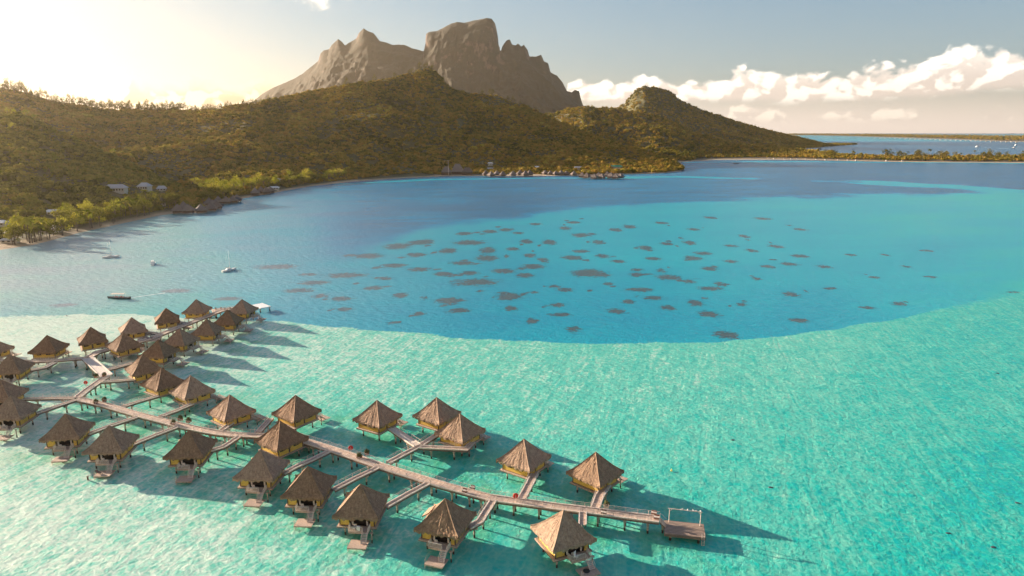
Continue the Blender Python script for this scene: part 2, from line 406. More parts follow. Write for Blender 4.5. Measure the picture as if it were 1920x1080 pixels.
# large-scale drift, ripple cells and long swells
n1 = g.noise(g.scale(pos, (.66, .50, .55), (0, 0, R(-15))), 1.0, 4, .58, .5)
n2 = g.noise(g.scale(pos, (.10, .16, .1), (0, 0, R(-18))), 1.0, 4, .6)
sw = g.noise(g.scale(pos, (.30, .035, .1), (0, 0, R(-15))), 1.0, 3, .6, 1.6)
vor = g.n('ShaderNodeTexVoronoi', {'Vector': g.n('ShaderNodeVectorMath', {0: g.scale(pos, (.62, .52, .5)), 1: g.n('ShaderNodeTexNoise', {'Vector': pos, 'Scale': .45, 'Detail': 2.0}).outputs['Color']}, operation='ADD').outputs[0], 'Scale': 1.0}, feature='DISTANCE_TO_EDGE').outputs[0]
caustics = g.smooth(vor, .28, .0)  # caustic light lines, painted in as a paler network
fineE = g.math('MULTIPLY', g.math('SUBTRACT', g.noise(g.scale(pos, (.6, .6, .6)), 1.0, 4), .5), .5)
edge = g.smooth(g.math('ADD', attr('shelf'), fineE), -.10, .12)
dn = g.math('ADD', attr('near_depth'), g.math('MULTIPLY', g.math('SUBTRACT', n1, .5), .17))
dn = g.math('SUBTRACT', dn, g.math('MULTIPLY', caustics, .05))
dn = g.math('ADD', dn, g.math('MULTIPLY', g.math('SUBTRACT', n2, .5), .15))
dn = g.math('ADD', dn, g.math('MULTIPLY', g.math('SUBTRACT', sw, .5), .20))
df = g.math('ADD', attr('far_depth'), g.math('MULTIPLY', g.math('SUBTRACT', n2, .5), .09))
nl = g.noise(g.scale(pos, (.008, .022, .01), (0, 0, R(12))), 1.0, 5, .65)
df = g.math('ADD', df, g.math('MULTIPLY', g.math('SUBTRACT', nl, .5), g.math('MULTIPLY_ADD', g.smooth(attr('far_depth'), .5, .8), .40, .16)))
def depth_ramp(d):
    return g.ramp(d, [(0.0, (.58, .70, .58)), (.12, (.15, .53, .40)), (.26, (.014, .42, .345)), (.40, (.0004, .35, .42)), (.52, (.0001, .28, .385)), (.66, (.0008, .19, .34)), (.82, (.006, .135, .265)), (1.0, (.014, .10, .20))])
cn = depth_ramp(dn); cf = depth_ramp(df)
weed = g.math('MULTIPLY', attr('weed'), g.smooth(g.noise(g.scale(pos, (.13, .13, .13)), 1.0, 5, .65), .40, .62))
cn = g.mix(g.math('MULTIPLY', weed, .6), cn, (.07, .36, .17))
rn = g.math('MULTIPLY', g.math('SUBTRACT', g.noise(g.scale(pos, (.5, .5, .5)), 1.0, 5, .7), .5), 2.2)
rm = g.math('ADD', attr('reef'), rn)
halo = g.smooth(rm, -.40, .10); core = g.smooth(rm, -.03, .28)
rc = g.mix(g.noise(g.scale(pos, (.9, .9, .9)), 1.0, 4, .7), (.02, .045, .05), (.10, .085, .065))
cf = g.mix(g.math('MULTIPLY', halo, .55), cf, (.0, .13, .17))
cf = g.mix(g.math('MULTIPLY', core, .82), cf, rc)
cf = g.mix(g.math('MULTIPLY', attr('sky_glare'), g.math('MULTIPLY_ADD', nl, .8, .5)), cf, (.36, .39, .45))  # pale glare colour mixed into the bay water
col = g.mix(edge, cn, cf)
# ripples: a real normal field, sharper over the shallows
w1 = g.noise(g.scale(pos, (.95, .70, 1.0), (0, 0, R(-25))), 1.0, 5, .62, .5)
w2 = g.noise(g.scale(pos, (.22, .38, .22), (0, 0, R(-30))), 1.0, 3, .5)
wh = g.math('ADD', g.math('MULTIPLY', w1, .46), g.math('MULTIPLY', w2, .75))
wh = g.math('ADD', wh, g.math('MULTIPLY', sw, .10))
nrm = g.bump(wh, .40, 1.0)
rgh = g.math('MULTIPLY_ADD', edge, .02, .25)
base = g.principled(col, rgh, nrm, IOR=1.33, Specular_IOR_Level=.36)
g.out(base)
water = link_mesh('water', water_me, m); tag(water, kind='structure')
# ------------------------------------------------------------------ land
def land_mat(name, c1, c2, c3, sc_, rock=None):
    m, nt = new_mat(name); g = N(nt)
    geo = g.n('ShaderNodeNewGeometry'); pos = geo.outputs['Position']
    f = g.smooth(g.noise(pos, sc_, 6, .62), .35, .65)
    f2 = g.smooth(g.noise(pos, sc_*.22, 4, .6), .38, .62)
    col = g.mix(f2, g.mix(f, c1, c2), c3)
    z = g.n('ShaderNodeSeparateXYZ', {0: pos}).outputs[2]
    if rock:
        nz = g.n('ShaderNodeSeparateXYZ', {0: geo.outputs['Normal']}).outputs[2]
        st = g.noise(g.scale(pos, (.03, .03, .006)), 1.0, 6, .65)
        k = g.smooth(g.math('ADD', nz, g.math('MULTIPLY', g.math('SUBTRACT', st, .5), .9)), .60, .36)
        k = g.math('MULTIPLY', k, g.smooth(z, 280, 460))
        rcol = g.mix(g.smooth(g.noise(g.scale(pos, (.02, .02, .004)), 1.0, 6, .7), .46, .56), rock[0], rock[1])
        col = g.mix(k, col, rcol)
    else:
        col = g.mix(g.smooth(z, 1.6, .5), col, (.42, .30, .19))
    h = g.noise(pos, sc_*1.2, 7, .68)
    g.out(g.principled(col, .95, g.bump(h, 1.0, (9.0 if rock else 1.5))))
    return m
M_hill = land_mat('hill_soil', (.07, .065, .020), (.12, .10, .032), (.09, .078, .025), .09)
M_mtn = land_mat('mountain_side', (.038, .032, .012), (.062, .040, .017), (.048, .033, .014), .02, ((.17, .10, .065), (.036, .021, .014)))
M_flat = land_mat('coast_soil', (.05, .05, .018), (.12, .09, .04), (.09, .065, .03), .06)

def curve_px(pts, u, k):
    a = np.array([p[0] for p in pts], float); b = np.array([p[k] for p in pts], float)
    return np.interp(u, a, b)
SURF = {}
def loft(name, u0, u1, nu, ridge, shore, prof, mat, back=600, rough=(.10, 180.), nv=70, side_px=1.2, kind='structure', rz_noise=0.0, cliff=None, blur=0, crag=0):
    """ridge: (px, py, forward distance); shore: (px, py) on the water. Columns run along azimuth, rows from shore over the crest and down behind."""
    u = np.linspace(u0, u1, nu)
    rp = curve_px(ridge, u, 1); rY = curve_px(ridge, u, 2)
    if rz_noise: rp = rp + (fbm(u/9, u*0, 4, 71)-.5)*rz_noise
    rid = np.array([Q(a, b, c) for a, b, c in zip(u, rp, rY)])
    if len(shore[0]) == 2: sh = np.array([P(a, b) for a, b in zip(u, curve_px(shore, u, 1))])
    else: sh = np.array([Q(a, 600, c)*1.0 for a, c in zip(u, curve_px(shore, u, 2))]); sh[:, 2] = 0
    rid[:, 2] = np.maximum(rid[:, 2], .3)
    s = np.linspace(0, 1, nv)[:, None]
    if cliff is None: f = np.interp(s, *prof)
    else: f = np.stack([np.interp(s[:, 0], *((cliff(uu)) or prof)) for uu in u], 1)
    X = sh[None, :, 0]*(1-s) + rid[None, :, 0]*s
    Y = sh[None, :, 1]*(1-s) + rid[None, :, 1]*s
    if blur:
        RB = [rid[:, 2]]
        for kk in (6, 18, 45):
            ke = np.hanning(2*kk+3)[1:-1]; ke /= ke.sum(); RB.append(np.convolve(np.pad(rid[:, 2], kk, mode='edge'), ke, 'valid'))
        lev = np.clip((1-s)*blur, 0, 2.999); l0 = lev.astype(int); fr = lev-l0; RB = np.array(RB)
        cols = np.arange(nu)[None, :]
        RR = RB[l0, cols]*(1-fr)+RB[np.minimum(l0+1, 3), cols]*fr
        if cliff is not None:
            f = np.stack([np.convolve(np.pad(row, 12, mode='edge'), np.ones(25)/25, 'valid')*(1-w)+row*w for row, w in zip(f, s[:, 0]**3)])
        Z = np.minimum(RR, 1e9)*f
    else: Z = rid[None, :, 2]*f
    a, L = rough
    g1 = ridged(X/L+.6*fbm(X/L*.7, Z/L*1.3, 3, 40), Y/L*.8, 5, 3)-.55; g2 = ridged(X/L*2.7+.5*fbm(Z/L*3, X/L, 2, 41), Y/L*2.7, 4, 8)-.5
    if crag: Z = Z + np.clip(5*s*(1-s), 0, 1)*crag*(ridged(X/70+1.5*fbm(Z/90, X/90, 3, 60), (Y+Z)/110, 4, 61)-.6)
    env = np.clip(4*s*(1-s), 0, 1)*np.minimum(rid[None, :, 2], 400)
    Z = Z + env*a*(g1*1.6-.35) + env*a*.5*g2
    Z = np.where(s > 0, np.maximum(Z, .45+1.2*np.minimum(1, s*12)), -.6)
    nb = 14
    t = np.linspace(0, 1, nb+1)[1:, None]
    dirn = rid[:, :2]/np.linalg.norm(rid[:, :2], axis=1)[:, None]
    Xb = rid[None, :, 0] + dirn[None, :, 0]*back*t; Yb = rid[None, :, 1] + dirn[None, :, 1]*back*t
    Zb = rid[None, :, 2]*(1-t)**1.3 - .6*t
    X = np.vstack([X, Xb]); Y = np.vstack([Y, Yb]); Z = np.vstack([Z, Zb])
    V = np.stack([X.ravel(), Y.ravel(), Z.ravel()], 1)
    n = nu; rows = nv+nb
    ii = (np.arange(rows-1)[:, None]*n + np.arange(n-1)[None]).ravel()
    F = np.stack([ii, ii+1, ii+n+1, ii+n], 1)
    o = link_mesh(name, np_mesh(name, V, F), mat, smooth=True); tag(o, kind=kind)
    SURF.setdefault(name, []).append((X, Y, Z, nv))
    return X, Y, Z, nv

P_HILL = ([0, .05, .16, .35, .6, .8, .92, 1.0], [0, .012, .05, .20, .50, .76, .91, 1.0])
shore_main = [(-700, 640), (-300, 535), (0, 471), (60, 462), (100, 452), (150, 438), (200, 427), (300, 405), (330, 401), (420, 380), (470, 370), (520, 361), (580, 350), (660, 341), (740, 335), (820, 331), (1000, 330), (1085, 330), (1180, 327), (1240, 325), (1278, 321)]
ridge_main = [(-700, 236, 1300), (-300, 226, 1300), (-150, 210, 1300), (-50, 184, 1300), (0, 170, 1300), (25, 173, 1310), (50, 178, 1320), (80, 188, 1330), (105, 196, 1350), (150, 199, 1370), (200, 206, 1400), (300, 209, 1430), (400, 204, 1460), (480, 194, 1500), (530, 184, 1600), (580, 173, 1680), (650, 160, 1750), (700, 153, 1800), (740, 147, 1850), (770, 140, 1900), (783, 131, 1920), (795, 127, 1930), (806, 130, 1930), (818, 138, 1940), (828, 149, 1940), (838, 160, 1940), (850, 168, 1950), (870, 175, 1950), (900, 178, 1950), (930, 180, 1950), (960, 191, 1930), (985, 200, 1900), (1005, 210, 1880), (1030, 222, 1850), (1070, 238, 1780), (1110, 254, 1700), (1150, 268, 1620), (1190, 280, 1560), (1230, 291, 1500), (1260, 303, 1440), (1278, 319, 1390)]
HL = loft('hillside', -700, 1278, 420, ridge_main, shore_main, P_HILL, M_hill, rough=(.26, 190), nv=80, rz_noise=3)
ridge_spur = [(-700, 250, 880), (-300, 244, 880), (-150, 236, 880), (-60, 220, 880), (0, 212, 880), (40, 216, 880), (70, 228, 880), (110, 250, 880), (160, 272, 880), (220, 300, 880), (280, 325, 880), (340, 352, 870), (380, 372, 850)]
shore_spur = [(a, b) for a, b in shore_main if a <= 400]
SP = loft('hillside', -700, 380, 240, ridge_spur, [(a, b-1.5) for a, b in shore_spur], P_HILL, M_hill, back=260, rough=(.10, 90), nv=50, rz_noise=4)
ridge_mid = [(840, 240, 2500), (930, 225, 2500), (1000, 219, 2480), (1040, 213, 2450), (1070, 204, 2430), (1095, 199, 2400), (1130, 202, 2400), (1160, 206, 2400), (1200, 210, 2380), (1240, 222, 2350), (1280, 240, 2320), (1330, 260, 2280), (1380, 272, 2250), (1450, 280, 2200), (1560, 287, 2150)]
MH = loft('hillside', 840, 1560, 200, ridge_mid, [(840, 0, 1700), (1180, 0, 1700), (1278, 0, 1700), (1300, 0, 1960), (1560, 0, 1900)], P_HILL, M_hill, back=500, rough=(.20, 150), nv=50, rz_noise=4)
ridge_far = [(1000, 290, 3300), (1060, 250, 3300), (1100, 225, 3300), (1145, 207, 3250), (1170, 195, 3200), (1183, 180, 3200), (1192, 169, 3200), (1205, 163, 3200), (1225, 163, 3200), (1245, 167, 3210), (1260, 174, 3220), (1272, 186, 3230), (1290, 195, 3260), (1330, 211, 3330), (1380, 227, 3420), (1430, 242, 3520), (1480, 254, 3620), (1530, 266, 3720), (1558, 275, 3780), (1572, 279.5, 3800)]
FH = loft('hillside', 1000, 1572, 220, ridge_far, [(1000, 0, 2500), (1300, 0, 2500), (1430, 0, 2650), (1500, 0, 3000), (1572, 0, 3700)],
          ([0, .1, .3, .5, .75, .9, 1.0], [0, .03, .16, .36, .66, .86, 1.0]), M_hill, back=900, rough=(.16, 260), nv=60, rz_noise=3)
# the big basalt mountain behind
mt = [(380, 236), (440, 212), (478, 187), (492, 176), (515, 163), (540, 153), (555, 146), (570, 136), (585, 124), (597, 114), (601, 100), (607, 94), (617, 92), (622, 84), (634, 73), (641, 78), (647, 85), (655, 80), (668, 72), (673, 62), (682, 53), (690, 58), (700, 62), (707, 70), (712, 77), (722, 79), (735, 84), (757, 84), (772, 90), (790, 95), (797, 96), (798.5, 64), (803, 60), (820, 58), (832, 52), (845, 44), (857, 41), (870, 43), (885, 39), (900, 36), (912, 33.5), (922, 35), (928, 43), (931, 55), (934, 72), (935.5, 96), (939, 97), (942, 86), (950, 75), (956, 74), (960, 83), (967, 85), (971, 81), (978, 87), (982, 84), (989, 93), (993, 106), (1005, 106), (1015, 103), (1020, 115), (1028, 119), (1032, 135), (1045, 142), (1055, 155), (1063, 171), (1072, 173), (1078, 168), (1086, 171), (1089, 185), (1093, 197), (1110, 215), (1150, 240)]
def mprof(uu):
    if 795 < uu < 937: return ([0, .25, .45, .62, .74, .80, .86, .93, .97, 1.0], [0, .08, .22, .40, .52, .62, .80, .93, .98, 1.0])
    if 937 <= uu: return ([0, .25, .45, .62, .74, .82, .88, .94, 1.0], [0, .10, .27, .46, .60, .70, .82, .90, 1.0])
    return None
OM = loft('mountain', 380, 1150, 900, [(a, b, 5000+(0 if a > 797 else (797-a)*1.5)) for a, b in mt], [(380, 0, 3400), (1150, 0, 3600)],
          ([0, .25, .45, .62, .74, .84, .92, 1.0], [0, .10, .27, .46, .60, .74, .88, 1.0]), M_mtn, back=1500, rough=(.26, 300), nv=190, cliff=mprof, rz_noise=1.6, blur=30, crag=38)

# low spit across the lagoon with its road of trees
def flat_land(name, nearpx, farpx, z=1.4, n=120, mat=None):
    u = np.linspace(nearpx[0][0], nearpx[-1][0], n)
    a = np.array([P(x, y) for x, y in zip(u, curve_px(nearpx, u, 1))]); b = np.array([P(x, y) for x, y in zip(u, curve_px(farpx, u, 1))])
    rows = []
    for t, zz in [(0, -.6), (.05, .5), (.12, z), (.5, z*1.4), (.88, z), (.95, .5), (1, -.6)]:
        r_ = a*(1-t)+b*t; r_[:, 2] = zz; rows.append(r_)
    V = np.vstack(rows); k = n
    ii = (np.arange(len(rows)-1)[:, None]*k + np.arange(k-1)[None]).ravel()
    o = link_mesh(name, np_mesh(name, V, np.stack([ii, ii+1, ii+k+1, ii+k], 1)), mat or M_flat, smooth=True)
    return tag(o, kind='structure'), a, b
spit, spA, spB = flat_land('spit_ground', [(1255, 306.5), (1300, 303), (1340, 300.5), (1400, 300), (1500, 300), (1600, 302), (1700, 304), (1800, 305), (1920, 306), (2300, 311)],
                 [(1255, 288), (1300, 286), (1400, 284), (1500, 286), (1560, 290), (1620, 293), (1700, 295), (1800, 295), (1920, 294), (2300, 296)])
motu, moA, moB = flat_land('islet_ground', [(1400, 253.6), (1520, 253.6), (1600, 255.5), (1700, 259), (1800, 262), (1880, 265.5), (1960, 267), (2300, 275)],
                 [(1400, 252.2), (1520, 252.2), (1700, 253.6), (1880, 256), (1960, 257), (2300, 259)], z=3, n=160)

# ------------------------------------------------------------------ forest masses (uncountable): many small crowns in one mesh
def lump_template(nl, seed, leaf=10, spread=.62):
    r = random.Random(seed)
    ico_v = []; t = (1+5**.5)/2
    for a, b in ((-1, t), (1, t), (-1, -t), (1, -t)): ico_v += [(a, b, 0), (0, a, b), (b, 0, a)]
    ico_v = np.array(ico_v, float); ico_v /= np.linalg.norm(ico_v[0])
    from itertools import combinations
    fs = []
    for i, j, k in combinations(range(12), 3):
        d = [np.linalg.norm(ico_v[p]-ico_v[q]) for p, q in ((i, j), (j, k), (i, k))]
        if max(d) < 1.1:
            nrm = np.cross(ico_v[j]-ico_v[i], ico_v[k]-ico_v[i])
            fs.append((i, j, k) if nrm @ ico_v[i] > 0 else (i, k, j))
    V = []; F = []
    for q in range(nl):
        if nl == 1: c = np.array([0, 0, .55]); rr = .7
        else:
            an = r.uniform(0, 6.28); ra = r.uniform(0, 1)**.5*spread
            c = np.array([math.cos(an)*ra, math.sin(an)*ra, .75-ra*.35+r.uniform(-.15, .2)]); rr = r.uniform(.28, .5)
        b = len(V)
        for v in ico_v: V.append(c + v*rr*r.uniform(.62, 1.22)*np.array([1, 1, .8]))
        F += [(i+b, j+b, k+b) for i, j, k in fs]
    for q in range(leaf):
        an = r.uniform(0, 6.28); ph = r.uniform(.1, 1.7); ra = r.uniform(.75, 1.1)
        c = np.array([math.cos(an)*math.sin(ph)*ra, math.sin(an)*math.sin(ph)*ra, .5+.55*math.cos(ph)*ra])
        b = len(V)
        for w in range(3): V.append(c+np.array([r.uniform(-.2, .2) for _ in range(3)]))
        F.append((b, b+1, b+2))
    return np.array(V), np.array(F)
def crowns_mesh(name, pts, sizes, tmpls, mat, label, cat):
    Vs = []; Fs = []; Ts = []; off = 0
    n = len(pts); pick = RNG.integers(0, len(tmpls), n); ang = RNG.uniform(0, 6.28, n); tint = RNG.uniform(0, 1, n)
    # tint drifts in patches, as species stand in groups
    tint = .45*tint + .55*fbm(pts[:, 0]/70, pts[:, 1]/70, 3, 91)
    for k, (tv, tf) in enumerate(tmpls):
        idx = np.where(pick == k)[0]
        if len(idx) == 0: continue
        c, s = np.cos(ang[idx])[:, None], np.sin(ang[idx])[:, None]
        x = tv[None, :, 0]*c - tv[None, :, 1]*s; y = tv[None, :, 0]*s + tv[None, :, 1]*c; z = np.broadcast_to(tv[None, :, 2], x.shape)
        sz = sizes[idx][:, None]
        hz_ = sz*RNG.uniform(.8, 1.35, (len(idx), 1))
        W = np.stack([x*sz + pts[idx, 0:1], y*sz + pts[idx, 1:2], z*hz_ + pts[idx, 2:3]], 2)
        nv = tv.shape[0]
        Vs.append(W.reshape(-1, 3)); Ts.append(np.repeat(tint[idx], nv))
        Fs.append((tf[None] + (np.arange(len(idx))*nv)[:, None, None] + off).reshape(-1, 3)); off += len(idx)*nv
    V = np.vstack(Vs); F = np.vstack(Fs)
    me = bpy.data.meshes.new(name)
    me.vertices.add(len(V)); me.vertices.foreach_set('co', V.astype(np.float32).ravel())
    me.loops.add(F.size); me.loops.foreach_set('vertex_index', F.astype(np.int32).ravel())
    me.polygons.add(len(F)); me.polygons.foreach_set('loop_start', np.arange(0, F.size, 3, dtype=np.int32))
    me.update(calc_edges=True)
    at = me.attributes.new('tint', 'FLOAT', 'POINT'); at.data.foreach_set('value', np.concatenate(Ts).astype(np.float32))
    o = link_mesh(name, me, mat)
    return tag(o, label, cat, kind='stuff')
def foliage_mat(name, stops, per_object=False, trans=.42, nscale=.35):
    m, nt = new_mat(name); g = N(nt)
    if per_object: f = g.n('ShaderNodeObjectInfo').outputs['Random']
    else: f = g.n('ShaderNodeAttribute', attribute_name='tint').outputs['Fac']
    pos = g.n('ShaderNodeNewGeometry').outputs['Position']
    f = g.math('ADD', f, g.math('MULTIPLY', g.math('SUBTRACT', g.noise(pos, nscale, 3), .5), .7))
    col = g.ramp(f, stops)
    d = g.n('ShaderNodeBsdfDiffuse', {'Color': col, 'Roughness': .6}).outputs[0]
    t = g.n('ShaderNodeBsdfTranslucent', {'Color': g.mix(.5, col, (.22, .20, .02))}).outputs[0]
    mx = g.n('ShaderNodeMixShader', {0: trans, 1: d, 2: t})
    g.out(mx.outputs[0])
    return m
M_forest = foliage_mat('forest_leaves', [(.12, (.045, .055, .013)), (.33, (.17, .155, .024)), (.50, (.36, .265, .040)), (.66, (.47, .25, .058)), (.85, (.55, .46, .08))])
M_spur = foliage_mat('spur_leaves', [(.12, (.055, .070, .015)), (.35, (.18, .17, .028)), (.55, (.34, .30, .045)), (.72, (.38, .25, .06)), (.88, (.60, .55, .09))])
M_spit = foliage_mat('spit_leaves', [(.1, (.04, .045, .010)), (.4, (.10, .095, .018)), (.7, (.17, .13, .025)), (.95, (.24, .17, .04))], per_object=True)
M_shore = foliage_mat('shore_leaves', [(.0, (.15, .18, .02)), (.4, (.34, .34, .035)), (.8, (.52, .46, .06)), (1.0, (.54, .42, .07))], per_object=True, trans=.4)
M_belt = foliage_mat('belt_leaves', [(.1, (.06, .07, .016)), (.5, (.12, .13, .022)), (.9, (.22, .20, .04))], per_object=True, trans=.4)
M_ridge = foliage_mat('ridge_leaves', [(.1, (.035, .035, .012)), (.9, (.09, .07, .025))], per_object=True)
M_bark = simple('bark', (.10, .07, .05), (.20, .15, .11), 3, .95, .4, .05)

_gv = []
for _n in SURF:
    for (X, Y, Z, nv) in SURF[_n]:
        if _n == 'mountain': continue
        q = np.stack([X[:nv].ravel(), Y[:nv].ravel(), Z[:nv].ravel()], 1); _gv.append(q)
_gv = np.vstack(_gv); _gx, _gy = topix(_gv[:, 0], _gv[:, 1], _gv[:, 2])
def ground_at(px, py):
    """the land point that shows at this photo pixel"""
    for r_ in (3, 5, 8, 12, 20):
        s = np.where((np.abs(_gx-px) < r_) & (np.abs(_gy-py) < r_*.6) & (_gv[:, 2] > .4))[0]
        if len(s): break
    else: return P(px, py, 2)
    k = s[np.argmin((_gx[s]-px)**2+(_gy[s]-py)**2*4 + (_gv[s, 1]-_gv[s, 1].min())*.3)]
    return Vector(tuple(float(v) for v in _gv[k]))
CLEAR = []     # (x, y, r): no forest where a building stands
def scatter(surf, n, smin, smax, s_lo=.02, keep=None, back=2):
    X, Y, Z, nv = surf
    rows = nv+back
    X, Y, Z = X[:rows], Y[:rows], Z[:rows]
    A = np.abs((X[1:, :-1]-X[:-1, :-1])*(Y[:-1, 1:]-Y[:-1, :-1]) - (X[:-1, 1:]-X[:-1, :-1])*(Y[1:, :-1]-Y[:-1, :-1]))
    p = A.ravel()/A.sum()
    idx = RNG.choice(len(p), n, p=p)
    i = idx//A.shape[1]; j = idx % A.shape[1]
    a = RNG.uniform(0, 1, n); b = RNG.uniform(0, 1, n)
    def bil(M): return (M[i, j]*(1-b)+M[i, j+1]*b)*(1-a) + (M[i+1, j]*(1-b)+M[i+1, j+1]*b)*a
    pts = np.stack([bil(X), bil(Y), bil(Z)], 1)
    sfrac = (i+a)/nv
    ok = (sfrac > s_lo) & (pts[:, 2] > .8)
    px, py = topix(pts[:, 0], pts[:, 1], pts[:, 2])
    ok &= (px > -260) & (px < 2150)
    if keep is not None: ok &= keep(px, py, pts)
    for (cx, cy, r) in CLEAR: ok &= (pts[:, 0]-cx)**2+(pts[:, 1]-cy)**2 > r*r
    pts = pts[ok]
    return pts, RNG.uniform(smin, smax, len(pts))*RNG.uniform(.8, 1.2, len(pts))
DEBUG = False
# ------------------------------------------------------------------ materials of the village
def thatch_mat(name, c1, c2, c3):
    m, nt = new_mat(name); g = N(nt)
    tc = g.n('ShaderNodeTexCoord'); o = tc.outputs['Object']; uv = tc.outputs['UV']
    fib = g.noise(g.scale(uv, (60, 5, 1)), 1.0, 5, .7)
    blot = g.noise(o, 1.3, 5, .65)
    rows = g.noise(g.scale(uv, (14, 22, 1)), 1.0, 3, .6)
    f = g.math('ADD', g.math('MULTIPLY', fib, .5), g.math('ADD', g.math('MULTIPLY', blot, .45), g.math('MULTIPLY', rows, .25)))
    col = g.ramp(f, [(.40, c1), (.60, c2), (.82, c3)])
    r = g.n('ShaderNodeObjectInfo').outputs['Random']
    hs = g.n('ShaderNodeHueSaturation', {'Color': col, 'Value': g.math('MULTIPLY_ADD', r, .42, .78), 'Saturation': g.math('MULTIPLY_ADD', r, -.2, 1.08)}); col = hs.outputs[0]
    h = g.math('ADD', g.math('MULTIPLY', fib, .7), g.math('MULTIPLY', rows, .8))
    g.out(g.principled(col, .95, g.bump(h, .9, .10)))
    return m
M_thatch = thatch_mat('thatch', (.12, .070, .045), (.28, .170, .100), (.48, .32, .20))
M_wall = simple('ochre_wall', (.60, .36, .06), (.72, .46, .10), 1.6, .8, .35, .03, rnd=.1, stretch=(1, 1, 4))
M_frame = simple('dark_timber', (.09, .055, .035), (.17, .105, .07), 3, .8, .3, .02)
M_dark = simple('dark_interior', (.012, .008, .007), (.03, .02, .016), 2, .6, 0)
M_deck = simple('deck_boards', (.36, .25, .18), (.52, .38, .29), 2.2, .85, .4, .03, rnd=.12, stretch=(1, 5, 1))
M_pale = simple('pale_rail', (.56, .45, .37), (.74, .62, .53), 2.5, .7, .2, .01)
M_under = simple('joist_timber', (.14, .09, .07), (.22, .15, .11), 2.5, .85, .3, .02)
M_white = simple('white_paint', (.74, .72, .68), (.82, .80, .77), 2, .5, .1, .01)
def pile_mat():
    m, nt = new_mat('pile_concrete'); g = N(nt)
    pos = g.n('ShaderNodeNewGeometry').outputs['Position']
    z = g.n('ShaderNodeSeparateXYZ', {0: pos}).outputs[2]
    n_ = g.noise(pos, 2.5, 4)
    col = g.mix(g.smooth(n_, .3, .7), (.34, .27, .20), (.52, .43, .32))
    wet = g.smooth(g.math('ADD', z, g.math('MULTIPLY', n_, .5)), 1.05, .80)      # tide stain
    col = g.mix(wet, col, (.045, .035, .025))
    g.out(g.principled(col, .85, g.bump(n_, .4, .05)))
    return m
M_pile = pile_mat()
def plank_mat():
    m, nt = new_mat('plank_walk'); g = N(nt)
    tc = g.n('ShaderNodeTexCoord'); uv = tc.outputs['UV']; o = tc.outputs['Object']
    sx = g.n('ShaderNodeSeparateXYZ', {0: uv}).outputs[0]
    cell = g.n('ShaderNodeTexWhiteNoise', {'W': g.math('FLOOR', g.math('MULTIPLY', sx, 3.2))}, noise_dimensions='1D').outputs[0]
    seam = g.math('FRACT', g.math('DIVIDE', sx, 3.0)); seam = g.smooth(g.math('ABSOLUTE', g.math('SUBTRACT', seam, .5)), .475, .49)
    col = g.mix(cell, (.48, .33, .24), (.66, .48, .36))
    col = g.mix(g.smooth(g.noise(o, .5, 4, .6), .35, .7), col, (.38, .27, .22))
    col = g.mix(g.math('MULTIPLY', seam, .75), col, (.12, .08, .06))
    g.out(g.principled(col, .85, g.bump(cell, .35, .03)))
    return m
M_plank = plank_mat()

